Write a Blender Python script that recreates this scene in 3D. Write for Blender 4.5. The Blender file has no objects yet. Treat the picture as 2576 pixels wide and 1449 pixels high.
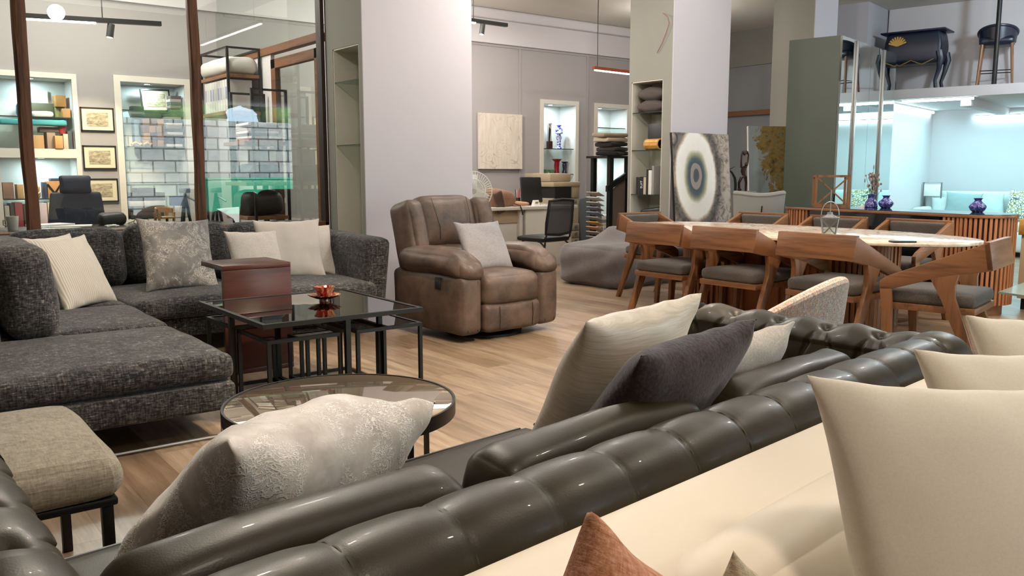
import bpy, bmesh, math, random
from mathutils import Matrix, Vector, noise
PI = math.pi
R = math.radians
sc = bpy.context.scene
COL = sc.collection
# ------------------------------------------------------------------ helpers
def clampf(a, lo, hi): return max(lo, min(hi, a))
def sgn(a): return -1.0 if a < 0 else 1.0
class M:
    """collects shapes into one mesh"""
    def __init__(s):
        s.bm = bmesh.new(); s.T = Matrix.Identity(4)
    def _merge(s, bm2, mat=None):
        me = bpy.data.meshes.new('tmp'); bm2.to_mesh(me); bm2.free()
        me.transform(s.T @ mat if mat is not None else s.T)
        s.bm.from_mesh(me); bpy.data.meshes.remove(me); return s
    def box(s, c, d, rz=0, bev=0, rx=0, ry=0, seg=2):
        b = bmesh.new(); bmesh.ops.create_cube(b, size=1)
        bmesh.ops.scale(b, vec=d, verts=b.verts)
        if bev > 0:
            bmesh.ops.bevel(b, geom=b.edges[:], offset=min(bev, min(d) * .45), segments=seg, affect='EDGES', profile=.5)
        m = Matrix.Translation(c) @ Matrix.Rotation(rz, 4, 'Z') @ Matrix.Rotation(rx, 4, 'X') @ Matrix.Rotation(ry, 4, 'Y')
        return s._merge(b, m)
    def bb(s, x0, x1, y0, y1, z0, z1, bev=0):
        return s.box(((x0 + x1) / 2, (y0 + y1) / 2, (z0 + z1) / 2), (abs(x1 - x0), abs(y1 - y0), abs(z1 - z0)), bev=bev)
    def bar(s, p0, p1, w, h, up=(0, 0, 1), bev=0):
        p0 = Vector(p0); p1 = Vector(p1); z = (p1 - p0); L = z.length; z.normalize()
        u = Vector(up); x = u.cross(z)
        if x.length < 1e-4: x = Vector((1, 0, 0)).cross(z)
        x.normalize(); y = z.cross(x)
        b = bmesh.new(); bmesh.ops.create_cube(b, size=1); bmesh.ops.scale(b, vec=(w, h, L), verts=b.verts)
        if bev > 0: bmesh.ops.bevel(b, geom=b.edges[:], offset=bev, segments=2, affect='EDGES', profile=.5)
        m = Matrix((x, y, z)).transposed().to_4x4(); m.translation = (p0 + p1) / 2
        return s._merge(b, m)
    def cyl(s, p0, p1, r0, r1=None, seg=20):
        r1 = r0 if r1 is None else r1
        p0 = Vector(p0); p1 = Vector(p1); d = p1 - p0
        b = bmesh.new(); bmesh.ops.create_cone(b, cap_ends=True, segments=seg, radius1=r0, radius2=r1, depth=d.length)
        m = d.to_track_quat('Z', 'Y').to_matrix().to_4x4(); m.translation = (p0 + p1) / 2
        return s._merge(b, m)
    def sphere(s, c, r, seg=16, rz=0, rx=0):
        if not hasattr(r, '__len__'): r = (r, r, r)
        b = bmesh.new(); bmesh.ops.create_uvsphere(b, u_segments=seg, v_segments=max(6, seg // 2), radius=1)
        bmesh.ops.scale(b, vec=r, verts=b.verts)
        return s._merge(b, Matrix.Translation(c) @ Matrix.Rotation(rz, 4, 'Z') @ Matrix.Rotation(rx, 4, 'X'))
    def tube(s, pts, r, seg=8, closed=False):
        pts = [Vector(p) for p in pts]; n = len(pts)
        rr = r if hasattr(r, '__len__') else [r] * n
        b = bmesh.new(); rings = []; prev = None
        for i, p in enumerate(pts):
            if closed: t = pts[(i + 1) % n] - pts[i - 1]
            else: t = pts[min(i + 1, n - 1)] - pts[max(i - 1, 0)]
            t.normalize()
            if prev is None:
                a = Vector((0, 0, 1)) if abs(t.z) < .9 else Vector((1, 0, 0))
                x = a.cross(t).normalized()
            else:
                x = prev - t * prev.dot(t); x.normalize()
            prev = x; y = t.cross(x)
            rings.append([b.verts.new(p + (x * math.cos(2 * PI * k / seg) + y * math.sin(2 * PI * k / seg)) * rr[i]) for k in range(seg)])
        for i in range(n if closed else n - 1):
            A = rings[i]; Bq = rings[(i + 1) % n]
            for k in range(seg): b.faces.new((A[k], A[(k + 1) % seg], Bq[(k + 1) % seg], Bq[k]))
        if not closed: b.faces.new(rings[0][::-1]); b.faces.new(rings[-1])
        bmesh.ops.recalc_face_normals(b, faces=b.faces)
        return s._merge(b)
    def prism(s, pts, axis, lo, hi, bev=0):
        """outline pts in the plane normal to axis; x:(y,z) y:(x,z) z:(x,y)"""
        def f(p, h):
            return {'x': (h, p[0], p[1]), 'y': (p[0], h, p[1]), 'z': (p[0], p[1], h)}[axis]
        b = bmesh.new(); A = [b.verts.new(f(p, lo)) for p in pts]; C = [b.verts.new(f(p, hi)) for p in pts]
        n = len(pts); b.faces.new(A); b.faces.new(C[::-1])
        for i in range(n): b.faces.new((A[i], C[i], C[(i + 1) % n], A[(i + 1) % n]))
        bmesh.ops.recalc_face_normals(b, faces=b.faces)
        if bev > 0: bmesh.ops.bevel(b, geom=b.edges[:], offset=bev, segments=2, affect='EDGES', profile=.5)
        return s._merge(b)
    def lathe(s, prof, c=(0, 0, 0), seg=32, fn=None):
        b = bmesh.new(); rings = []
        for (r, z) in prof:
            ring = []
            for k in range(seg):
                a = 2 * PI * k / seg; q = r * (fn(a, z) if fn else 1)
                ring.append(b.verts.new((c[0] + q * math.cos(a), c[1] + q * math.sin(a), c[2] + z)))
            rings.append(ring)
        for A, C in zip(rings, rings[1:]):
            for k in range(seg): b.faces.new((A[k], A[(k + 1) % seg], C[(k + 1) % seg], C[k]))
        if prof[0][0] > 1e-5: b.faces.new(rings[0][::-1])
        if prof[-1][0] > 1e-5: b.faces.new(rings[-1])
        bmesh.ops.remove_doubles(b, verts=b.verts, dist=1e-5)
        bmesh.ops.recalc_face_normals(b, faces=b.faces)
        return s._merge(b)
    def slathe(s, prof, c=(0, 0, 0), seg=40, fn=None, k=4):
        out = []
        for i in range(len(prof) - 1):
            p = [Vector(prof[clampf(i + j, 0, len(prof) - 1)]) for j in (-1, 0, 1, 2)]
            for t in range(k):
                u = t / k; q = .5 * ((2 * p[1]) + (p[2] - p[0]) * u + (2 * p[0] - 5 * p[1] + 4 * p[2] - p[3]) * u * u + (3 * p[1] - p[0] - 3 * p[2] + p[3]) * u ** 3); out.append((max(0, q.x), q.y))
        out.append(prof[-1]); return s.lathe(out, c, seg, fn)
    def grid(s, fn, nu, nv, cu=False, cv=False):
        b = bmesh.new(); V = []
        for i in range(nu + (0 if cu else 1)):
            V.append([b.verts.new(fn(i / nu, j / nv)) for j in range(nv + (0 if cv else 1))])
        a, c = len(V), len(V[0])
        for i in range(nu):
            for j in range(nv):
                try: b.faces.new((V[i][j], V[(i + 1) % a][j], V[(i + 1) % a][(j + 1) % c], V[i][(j + 1) % c]))
                except ValueError: pass
        bmesh.ops.remove_doubles(b, verts=b.verts, dist=1e-6)
        bmesh.ops.recalc_face_normals(b, faces=b.faces)
        return s._merge(b)
    def soft(s, c, d, r=.05, bulge=(0, 0, 0), n=12, rz=0, rx=0, ry=0, nz=0, seed=0, fn=None):
        """upholstered block: rounded edges, bulged faces; c = centre"""
        b = bmesh.new(); bmesh.ops.create_cube(b, size=2)
        bmesh.ops.subdivide_edges(b, edges=b.edges[:], cuts=n - 1, use_grid_fill=True)
        h = [d[0] / 2, d[1] / 2, d[2] / 2]
        for v in b.verts:
            u = [math.sin(clampf(q, -1, 1) * PI / 2) for q in v.co]
            p = Vector((u[0] * h[0], u[1] * h[1], u[2] * h[2]))
            q = Vector([clampf(p[i], -(h[i] - r), h[i] - r) for i in range(3)])
            e = p - q
            if e.length > 1e-7: p = q + e.normalized() * r
            for i in range(3):
                j, k = (i + 1) % 3, (i + 2) % 3
                p[i] += bulge[i] * u[i] * (1 - u[j] ** 2) * (1 - u[k] ** 2)
            if nz: p += Vector(noise.noise_vector(p * 5 + Vector((seed, 0, 0)))) * nz
            if fn: p = Vector(fn(p))
            v.co = p
        m = Matrix.Translation(c) @ Matrix.Rotation(rz, 4, 'Z') @ Matrix.Rotation(rx, 4, 'X') @ Matrix.Rotation(ry, 4, 'Y')
        return s._merge(b, m)
    def pillow(s, w, h, t, seed=0, pinch=.07, wr=.006, n=28, ear=.03, sag=0):
        """scatter cushion standing in the XZ plane, bottom edge at z=0, thickness along Y"""
        b = bmesh.new(); side = []
        for sd in (1, -1):
            V = []
            for i in range(n + 1):
                row = []
                for j in range(n + 1):
                    u = math.sin((2 * i / n - 1) * PI / 2); v = math.sin((2 * j / n - 1) * PI / 2)
                    e = max(0, (1 - u * u)) * max(0, (1 - v * v))
                    x = w / 2 * u * (1 - pinch * (1 - v * v)) ; z = h / 2 * v * (1 - pinch * (1 - u * u))
                    cr = (abs(u) * abs(v)) ** 6
                    x *= 1 + ear * cr; z *= 1 + ear * cr
                    y = t / 2 * (e ** .42)
                    q = Vector((x * 6 + seed, z * 6, sd * 3.0))
                    w2 = noise.noise(q) * wr * 2 + noise.noise(q * 2.3) * wr
                    edge = min(1, e * 4)
                    fold = math.sin((x + z * .4) * 60 + seed) * wr * .8 * (1 - edge) * (e > 0.0)
                    y += (w2 * edge + fold)
                    zz = z - sag * (1 - u * u) * (v > 0) * v
                    row.append(b.verts.new((x, sd * y + noise.noise(Vector((x * 4, z * 4, seed))) * wr * 1.5, zz + h / 2)))
                V.append(row)
            for i in range(n):
                for j in range(n): b.faces.new((V[i][j], V[i + 1][j], V[i + 1][j + 1], V[i][j + 1]))
        bmesh.ops.remove_doubles(b, verts=b.verts, dist=1e-4)
        bmesh.ops.recalc_face_normals(b, faces=b.faces)
        return s._merge(b)
    def text(s, body, size, depth=.001):
        cu = bpy.data.curves.new('tmp', 'FONT'); cu.body = body; cu.size = size; cu.extrude = depth
        cu.align_x = 'CENTER'; cu.align_y = 'CENTER'
        o = bpy.data.objects.new('tmp', cu); COL.objects.link(o)
        dg = bpy.context.evaluated_depsgraph_get(); me = bpy.data.meshes.new_from_object(o.evaluated_get(dg))
        me.transform(s.T); s.bm.from_mesh(me)
        bpy.data.objects.remove(o); bpy.data.curves.remove(cu); bpy.data.meshes.remove(me); return s
    def at(s, x=0, y=0, z=0, rz=0, rx=0, ry=0):
        s.T = Matrix.Translation((x, y, z)) @ Matrix.Rotation(rz, 4, 'Z') @ Matrix.Rotation(rx, 4, 'X') @ Matrix.Rotation(ry, 4, 'Y'); return s
def link(name, mb, mat, parent=None, smooth=35, loc=(0, 0, 0), rot=None):
    me = bpy.data.meshes.new(name); mb.bm.to_mesh(me); mb.bm.free()
    for m in (mat if isinstance(mat, (list, tuple)) else [mat]): me.materials.append(m)
    if smooth:
        me.polygons.foreach_set('use_smooth', [True] * len(me.polygons)); me.set_sharp_from_angle(angle=R(smooth))
    o = bpy.data.objects.new(name, me); COL.objects.link(o); o.location = loc
    if rot is not None: o.rotation_euler = rot
    if parent: o.parent = parent
    return o
def tag(o, label, cat, group=None, kind=None):
    o['label'] = label; o['category'] = cat
    if group: o['group'] = group
    if kind: o['kind'] = kind
    return o
def thing(name, label, cat, loc=(0, 0, 0), rz=0, group=None):
    o = bpy.data.objects.new(name, None); COL.objects.link(o); o.empty_display_size = .1
    o.location = loc; o.rotation_euler = (0, 0, rz)
    return tag(o, label, cat, group)
def solo(name, mb, mat, label, cat, loc=(0, 0, 0), rot=None, group=None, smooth=35):
    return tag(link(name, mb, mat, None, smooth, loc, rot), label, cat, group)
def struct(name, mb, mat, smooth=0, parent=None, loc=(0, 0, 0)):
    o = link(name, mb, mat, parent, smooth, loc); o['kind'] = 'structure'; return o
def dup(root, loc, rot, label, group=None):
    r = root.copy(); COL.objects.link(r); r.location = loc; r.rotation_euler = rot if hasattr(rot, '__len__') else (0, 0, rot)
    r['label'] = label
    if group: r['group'] = group
    for ch in list(root.children):
        c = ch.copy(); COL.objects.link(c); c.parent = r
        for g in list(ch.children):
            d = g.copy(); COL.objects.link(d); d.parent = c
    return r
# ------------------------------------------------------------------ materials
def hexc(h):
    v = [int(h[i:i + 2], 16) / 255 for i in (0, 2, 4)]
    return tuple([(c / 12.92 if c <= .04045 else ((c + .055) / 1.055) ** 2.4) for c in v] + [1])
class N:
    def __init__(s, name):
        s.m = bpy.data.materials.new(name); s.m.use_nodes = True; s.t = s.m.node_tree
        s.p = s.t.nodes['Principled BSDF']; s.out = s.t.nodes['Material Output']; s._co = None
    def nd(s, ty, **k):
        n = s.t.nodes.new(ty)
        for a, b in k.items():
            if a.startswith('i_'):
                key = a[2:].replace('_', ' ')
                n.inputs[int(key) if key.isdigit() else key].default_value = b
            else: setattr(n, a, b)
        return n
    def ln(s, a, b): s.t.links.new(a, b)
    def co(s, scale=(1, 1, 1), rot=(0, 0, 0), loc=(0, 0, 0)):
        c = s.nd('ShaderNodeTexCoord'); m = s.nd('ShaderNodeMapping')
        m.inputs['Scale'].default_value = scale; m.inputs['Rotation'].default_value = rot; m.inputs['Location'].default_value = loc
        s.ln(c.outputs['Object'], m.inputs['Vector']); return m.outputs[0]
    def noise(s, v, scale, detail=4, rough=.55, dist=0):
        n = s.nd('ShaderNodeTexNoise', i_Scale=scale, i_Detail=detail, i_Roughness=rough, i_Distortion=dist)
        s.ln(v, n.inputs['Vector']); return n.outputs['Fac']
    def ramp(s, f, stops):
        r = s.nd('ShaderNodeValToRGB'); e = r.color_ramp.elements
        while len(e) < len(stops): e.new(.5)
        for x, (p, c) in zip(e, stops): x.position = p; x.color = hexc(c) if isinstance(c, str) else c
        s.ln(f, r.inputs[0]); return r.outputs[0]
    def mix(s, f, a, b, mode='MIX'):
        m = s.nd('ShaderNodeMix', data_type='RGBA', blend_type=mode)
        for val, i in ((f, 0), (a, 6), (b, 7)):
            if hasattr(val, 'node'): s.ln(val, m.inputs[i])
            else: m.inputs[i].default_value = hexc(val) if isinstance(val, str) else val
        return m.outputs[2]
    def math(s, op, a, b=0.0):
        m = s.nd('ShaderNodeMath', operation=op)
        for val, i in ((a, 0), (b, 1)):
            if hasattr(val, 'node'): s.ln(val, m.inputs[i])
            else: m.inputs[i].default_value = val
        return m.outputs[0]
    def bump(s, f, strength=.3, dist=.01):
        b = s.nd('ShaderNodeBump', i_Strength=strength, i_Distance=dist); s.ln(f, b.inputs['Height']); s.ln(b.outputs[0], s.p.inputs['Normal']); return b
    def col(s, c):
        if hasattr(c, 'node'): s.ln(c, s.p.inputs['Base Color'])
        else: s.p.inputs['Base Color'].default_value = hexc(c) if isinstance(c, str) else c
        return s
    def set(s, rough=.5, metal=0, spec=.5, **k):
        s.p.inputs['Roughness'].default_value = rough; s.p.inputs['Metallic'].default_value = metal; s.p.inputs['Specular IOR Level'].default_value = spec
        for a, b in k.items(): s.p.inputs[a.replace('_', ' ')].default_value = b
        return s
def plain(name, c, rough=.5, metal=0, spec=.5, var=.06, vs=3, bump=0, bs=40, **k):
    n = N(name); v = n.co()
    f = n.noise(v, vs, 3)
    base = hexc(c); dk = tuple(max(0, q * (1 - var)) for q in base[:3]) + (1,); lt = tuple(min(1, q * (1 + var)) for q in base[:3]) + (1,)
    n.col(n.ramp(f, [(.3, dk), (.7, lt)])); n.set(rough, metal, spec, **k)
    if bump: n.bump(n.noise(v, bs, 5), bump, .004)
    return n.m
def fabric(name, c1, c2, scale=60, bump=.35, rough=.95, stretch=6, mixpos=(.42, .62), sheen=.15, c3=None):
    n = N(name); a = n.noise(n.co((stretch, 1, 1)), scale, 4, .7); b = n.noise(n.co((1, stretch, stretch)), scale, 4, .7)
    a2 = n.noise(n.co((1, 1, stretch)), scale, 4, .7)
    f = n.math('MULTIPLY', n.math('ADD', n.math('ADD', a, b), a2), .3333)
    big = n.noise(n.co(), 5, 3)
    f = n.math('ADD', f, n.math('MULTIPLY', n.math('SUBTRACT', big, .5), .12))
    st = [(mixpos[0], c1), (mixpos[1], c2)] + ([(mixpos[1] + .06, c3)] if c3 else [])
    n.col(n.ramp(f, st)); n.set(rough, 0, .2, Sheen_Weight=sheen)
    n.bump(f, bump, .004); return n.m
def wood(name, c1, c2, axis='x', scale=9, rough=.45, bump=.08, c3=None, stretch=.08):
    n = N(name); k = {'x': (stretch, 1, 1), 'y': (1, stretch, 1), 'z': (1, 1, stretch)}[axis]
    v = n.co(k); f = n.noise(v, scale * 3, 6, .6, .6); g = n.noise(v, scale * 14, 3, .6)
    h = n.math('ADD', n.math('MULTIPLY', f, .72), n.math('MULTIPLY', g, .28))
    n.col(n.ramp(h, [(.33, c1), (.52, c3 or c2), (.68, c2)])); n.set(rough, 0, .4); n.bump(h, bump, .003); return n.m
def leather(name, c1, c2, rough=.38, scale=180, bump=.12, spec=.5, coat=0, mottle=3):
    n = N(name); v = n.co(); f = n.noise(v, mottle, 6, .65)
    n.col(n.ramp(f, [(.3, c1), (.7, c2)])); vo = n.nd('ShaderNodeTexVoronoi', i_Scale=scale); n.ln(v, vo.inputs['Vector'])
    n.set(rough, 0, spec, Coat_Weight=coat); n.bump(n.math('ADD', vo.outputs['Distance'], n.math('MULTIPLY', n.noise(v, 14, 3), 1.5)), bump, .004); return n.m
def emit(name, c, s):
    n = N(name); n.col(c); n.p.inputs['Emission Color'].default_value = hexc(c); n.p.inputs['Emission Strength'].default_value = s; return n.m
def thin_glass(name, tint='ffffff', refl=1.0, rough=.0, ior=1.45, add=0.0):
    n = N(name); t = n.nd('ShaderNodeBsdfTransparent'); t.inputs[0].default_value = hexc(tint)
    g = n.nd('ShaderNodeBsdfGlossy', i_Roughness=rough); f = n.nd('ShaderNodeFresnel', i_IOR=ior); mx = n.nd('ShaderNodeMixShader')
    ge = n.nd('ShaderNodeNewGeometry'); fac = n.math('MULTIPLY', n.math('ADD', n.math('MULTIPLY', f.outputs[0], refl), add), n.math('SUBTRACT', 1.0, ge.outputs['Backfacing']))
    n.ln(fac, mx.inputs[0]); n.ln(t.outputs[0], mx.inputs[1]); n.ln(g.outputs[0], mx.inputs[2]); n.ln(mx.outputs[0], n.out.inputs[0]); return n.m
MAT = {}
def mats():
    m = MAT
    m['wall_grey'] = plain('paint_grey', 'a29c9b', .85, var=.03, vs=.7, bump=.05, bs=120)
    m['wall_white'] = plain('paint_white', 'cbc5c6', .85, var=.02, vs=.7)
    m['wall_cool'] = plain('paint_cool', 'a9a6ac', .85, var=.03, vs=.7, bump=.04, bs=120)
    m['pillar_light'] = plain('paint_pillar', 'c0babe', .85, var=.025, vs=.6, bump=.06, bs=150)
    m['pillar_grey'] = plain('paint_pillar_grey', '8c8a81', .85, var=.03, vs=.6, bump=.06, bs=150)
    m['wall_dark'] = plain('paint_dark', '7e8083', .85, var=.03)
    m['niche_white'] = plain('niche_white', 'dcdcd8', .6, var=.02)
    m['frame_white'] = plain('frame_white', 'd9d2c8', .6, var=.02)
    m['shelf_lining'] = plain('shelf_lining', 'cfc9bb', .75, var=.03)
    m['olive'] = plain('olive_panel', '4d5448', .5, var=.03)
    m['ceiling'] = plain('ceiling_paint', 'd3cdc4', .9, var=.03, vs=.5)
    m['black'] = plain('black_metal', '161514', .42, .3, var=.1)
    m['blackp'] = plain('black_plastic', '191919', .5, var=.1)
    m['chrome'] = plain('chrome', 'd2d2d2', .3, .9)
    m['grey_metal'] = plain('grey_metal', '8d8f90', .35, .8)
    m['white_plastic'] = plain('white_plastic', 'd9d6d0', .4, var=.02)
    m['paper'] = plain('paper', 'e9e6e0', .8, var=.03)
    m['beige_plastic'] = plain('beige_plastic', 'a8977e', .5, var=.03)
    m['sofa'] = fabric('charcoal_tweed', '1b1b1c', '565452', 30, .6, c3='a29f9b', mixpos=(.45, .57), stretch=5)
    m['pil_white'] = fabric('white_boucle', 'bdb3a8', 'd9d1c7', 130, .35, stretch=1.5)
    m['pil_linen'] = fabric('pale_linen', 'c3bab0', 'cfc6bc', 160, .15, stretch=3)
    m['pil_greyblue'] = fabric('grey_linen', '7f7b7e', 'a3a0a3', 50, .2, stretch=12, c3='b3aca4')
    m['pil_ivory'] = fabric('ivory_cotton', 'd8cfbf', 'e0d8ca', 200, .05, stretch=2, sheen=.05)
    m['cream'] = plain('cream_leather', 'dccfba', .5, var=.015, vs=2, bump=.03, bs=200)
    m['plum'] = fabric('plum_teddy', '241a1e', '4a3a3e', 90, 1.0, stretch=1.2, sheen=.3)
    m['orange'] = fabric('terracotta_weave', 'b06c48', 'e5ae8c', 60, .7, stretch=5)
    m['beige_chenille'] = fabric('beige_chenille', 'a2927a', 'cbbb9f', 90, .6, stretch=4)
    m['stool_fab'] = fabric('oatmeal_chenille', '867c6a', 'b5ab98', 35, .5, stretch=7, mixpos=(.40, .60))
    m['seat_grey'] = fabric('taupe_wool', '4a4440', '6d655f', 150, .25, stretch=2)
    m['beanbag'] = fabric('taupe_velvet', '585150', '6b6361', 60, .15, stretch=2, sheen=.3)
    m['armchair'] = fabric('pale_grey_felt', '8a8782', '9a9791', 120, .1, stretch=2)
    m['recliner'] = leather('brown_suede', '3d312a', '68554a', .5, 140, .12, .4, mottle=7)
    m['ches'] = leather('olive_leather', '241e10', '332a18', .42, 300, .05, .32, .03)
    m['piping'] = plain('black_piping', '0f0f0c', .4)
    m['walnut'] = wood('walnut', '563721', '865c3d', 'x', 5, .4)
    m['walnut_z'] = wood('walnut_upright', '563721', '865c3d', 'z', 5, .4)
    m['walnut_y'] = wood('walnut_long', '563721', '865c3d', 'y', 5, .4)
    m['slat'] = wood('slat_wood', '6f452c', 'a26b47', 'z', 5, .5)
    m['mahogany'] = wood('mahogany', '2a1411', '45231c', 'x', 6, .3)
    m['post'] = wood('rough_timber', '2b170d', '6d452b', 'z', 7, .65, .6, stretch=.05)
    m['beamw'] = wood('brown_beam', '4d2e1c', '744b30', 'x', 6, .6, .1)
    m['beamy'] = wood('brown_beam_long', '4d2e1c', '744b30', 'y', 6, .6, .1)
    m['lightwood'] = wood('light_oak', 'a37c50', 'c59d6c', 'x', 5, .5)
    m['honey'] = wood('honey_oak', 'b07a35', 'cf9a50', 'x', 4, .45)
    m['dkglass'] = thin_glass('smoked_glass', '6f675e', 1.6, .0, 1.5, .03)
    m['pane'] = thin_glass('window_glass', 'f4f8f6', 2.2, 0, 1.5)
    m['shelfglass'] = thin_glass('shelf_glass', 'e3edea', 1.0, 0, 1.45)
    m['edgeglass'] = plain('glass_edge', '22302c', .2)
    m['mirror'] = plain('mirror', 'd9e4e2', .01, 1, var=0)
    m['bronze'] = N('bronze_glass').col('b29f86').set(.015, .72, .6).m
    n = N('marble_top'); v = n.co(); f = n.noise(v, 2.2, 8, .62, 1.8); g = n.noise(v, 5, 6, .6, 2.5)
    c = n.ramp(f, [(.35, 'f0e9e0'), (.5, 'e0cdb9'), (.56, 'c9aa8f'), (.60, 'ece2d6'), (.75, 'f4efe8')])
    n.col(n.mix(n.ramp(g, [(.56, (0, 0, 0, 1)), (.64, (1, 1, 1, 1))]), c, 'bda189')).set(.14, 0, .4); m['marble'] = n.m
    # floor planks, laid along Y
    n = N('oak_planks'); v = n.co((1, 1, 1), (0, 0, R(90)))
    br = n.nd('ShaderNodeTexBrick', offset=.37, i_Scale=1.0, i_Mortar_Size=.0013, i_Mortar_Smooth=.2, i_Bias=0.0, i_Brick_Width=1.25, i_Row_Height=.19)
    br.inputs['Color1'].default_value = (.1, .1, .1, 1); br.inputs['Color2'].default_value = (.9, .9, .9, 1); br.inputs['Mortar'].default_value = (.5, .5, .5, 1)
    n.ln(v, br.inputs['Vector'])
    sx = n.nd('ShaderNodeVectorMath', operation='ADD'); n.ln(n.co((8, .7, 1)), sx.inputs[0])
    sc2 = n.nd('ShaderNodeVectorMath', operation='SCALE', i_Scale=23.0); n.ln(br.outputs['Color'], sc2.inputs[0]); n.ln(sc2.outputs[0], sx.inputs[1])
    gr = n.noise(sx.outputs[0], 2.6, 7, .62, .5); fine = n.noise(n.co((60, 3, 1)), 3, 3)
    f = n.math('ADD', n.math('MULTIPLY', gr, .8), n.math('MULTIPLY', fine, .2))
    base = n.ramp(f, [(.3, '6e5d4e'), (.47, '98836e'), (.68, 'b5a18a')])
    tone = n.ramp(br.outputs['Color'], [(0, 'c9bfb4'), (1, 'ffffff')])
    cc = n.mix(1.0, base, tone, 'MULTIPLY'); kn = n.noise(sx.outputs[0], 1.1, 5, .7, 1.2)
    cc = n.mix(n.ramp(kn, [(.66, (0, 0, 0, 1)), (.74, (.75, .75, .75, 1))]), cc, '4e3a2b')
    cc = n.mix(n.math('MULTIPLY', br.outputs['Fac'], .6), cc, '3c2e24'); n.col(cc).set(.33, 0, .5); n.bump(n.math('SUBTRACT', f, br.outputs['Fac']), .12, .003); m['floor'] = n.m
    # damask velvet
    def damask(name, base, light, dark, sc_=26):
        n = N(name); v = n.co(); w = n.noise(v, 9, 4, .6)
        vo = n.nd('ShaderNodeTexVoronoi', feature='DISTANCE_TO_EDGE', i_Scale=sc_ * 2.2); n.ln(n.mix(.12, v, n.nd('ShaderNodeTexNoise', i_Scale=9.0).outputs['Color'], 'ADD'), vo.inputs['Vector'])
        e = n.ramp(vo.outputs['Distance'], [(.05, (1, 1, 1, 1)), (.16, (0, 0, 0, 1))])
        mask = n.ramp(n.noise(v, 7, 5, .7, .8), [(.47, (0, 0, 0, 1)), (.55, (1, 1, 1, 1))])
        c1 = n.ramp(w, [(.35, base), (.65, light)])
        m2 = n.math('MULTIPLY', e, mask)
        c = n.mix(m2, c1, dark); n.col(c).set(.55, 0, .4, Sheen_Weight=.5)
        n.bump(n.math('ADD', m2, n.math('MULTIPLY', w, .5)), .5, .004); return n.m
    m['damask_cream'] = damask('damask_cream', 'a89c90', 'ddd4c9', 'f6efe6', 44)
    m['damask_grey'] = damask('damask_grey', '5a5654', '75716d', 'bdb5ac', 36)
    n = N('corduroy'); wv = n.nd('ShaderNodeTexWave', i_Scale=22.0, i_Distortion=.4, i_Detail=1.0); n.ln(n.co((1, 0, 0)), wv.inputs['Vector'])
    n.col(n.ramp(wv.outputs['Fac'], [(.1, 'b3aca2'), (.7, 'cac3b8')])).set(.9, 0, .2, Sheen_Weight=.2); n.bump(wv.outputs['Fac'], .45, .005); m['corduroy'] = n.m
    n = N('champagne_silk'); f = n.noise(n.co((3, 3, 90)), 3, 5, .7)
    n.col(n.ramp(f, [(.3, 'bcad98'), (.65, 'ddd1bf')])).set(.42, 0, .5, Sheen_Weight=.3, Anisotropic=.5); n.bump(f, .12, .003); m['silk'] = n.m
    n = N('multicolour_boucle'); a = n.noise(n.co((7, 1, 1)), 55, 3, .7); b = n.noise(n.co((1, 7, 7)), 55, 3, .7)
    f = n.math('MULTIPLY', n.math('ADD', a, b), .5); g = n.noise(n.co(), 120, 2)
    hue = n.ramp(n.noise(n.co((5, 1, 5)), 40, 2), [(.36, '5f86a0'), (.45, 'a59a92'), (.52, 'c9763f'), (.58, 'b3aaa2'), (.66, '3f536b')])
    c = n.mix(n.ramp(f, [(.47, (0, 0, 0, 1)), (.60, (1, 1, 1, 1))]), hue, 'd3cdc6'); n.col(c).set(.95, 0, .2); n.bump(f, .6, .005); m['boucle'] = n.m
    # paintings
    n = N('ring_painting'); c = n.nd('ShaderNodeTexCoord'); v = n.co((1 / .38, 1, 1 / .56)); wob = n.nd('ShaderNodeVectorMath', operation='ADD')
    nz = n.nd('ShaderNodeTexNoise', i_Scale=4.0, i_Detail=6.0); n.ln(c.outputs['Object'], nz.inputs['Vector'])
    sc3 = n.nd('ShaderNodeVectorMath', operation='SCALE', i_Scale=.16); n.ln(nz.outputs['Color'], sc3.inputs[0]); n.ln(v, wob.inputs[0]); n.ln(sc3.outputs[0], wob.inputs[1])
    sub = n.nd('ShaderNodeVectorMath', operation='SUBTRACT'); n.ln(wob.outputs[0], sub.inputs[0]); sub.inputs[1].default_value = (-.24, .08, .14)
    mul = n.nd('ShaderNodeVectorMath', operation='MULTIPLY'); n.ln(sub.outputs[0], mul.inputs[0]); mul.inputs[1].default_value = (1, 0, 1)
    le = n.nd('ShaderNodeVectorMath', operation='LENGTH'); n.ln(mul.outputs[0], le.inputs[0])
    rr = n.ramp(n.math('MULTIPLY', le.outputs['Value'], .7), [(0, '3b4248'), (.085, '41474b'), (.10, '8b7f78'), (.175, '8f837c'), (.19, '39454f'), (.25, '46525a'), (.28, '6b7262'), (.33, 'a3a184'), (.39, 'e6e0d8'), (.60, 'ece7e1'), (.64, 'b9a38c'), (.67, '77716c'), (.76, '5f5b58'), (.84, '9a9087'), (.95, 'b5aaa0')])
    tx = n.noise(c.outputs['Object'], 9, 8, .75, 1.5)
    dirt = n.ramp(tx, [(.38, '7d746e'), (.52, 'f2ede8'), (.66, 'ffffff')]); far = n.ramp(le.outputs['Value'], [(.84, (.05, .05, .05, 1)), (1.0, (1, 1, 1, 1))])
    n.col(n.mix(far, rr, n.mix(1.0, rr, dirt, 'MULTIPLY'))).set(.6); n.bump(tx, .5, .01); m['paint_ring'] = n.m
    n = N('landscape_painting'); v = n.co(); f = n.noise(v, 4.5, 8, .7, .8); sp = n.nd('ShaderNodeSeparateXYZ'); n.ln(v, sp.inputs[0])
    sky = n.ramp(n.math('ADD', n.math('MULTIPLY', sp.outputs['Z'], .6), .5), [(.1, 'd9b48e'), (.45, 'cfc0b2'), (.85, 'a9b3b4')])
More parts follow.
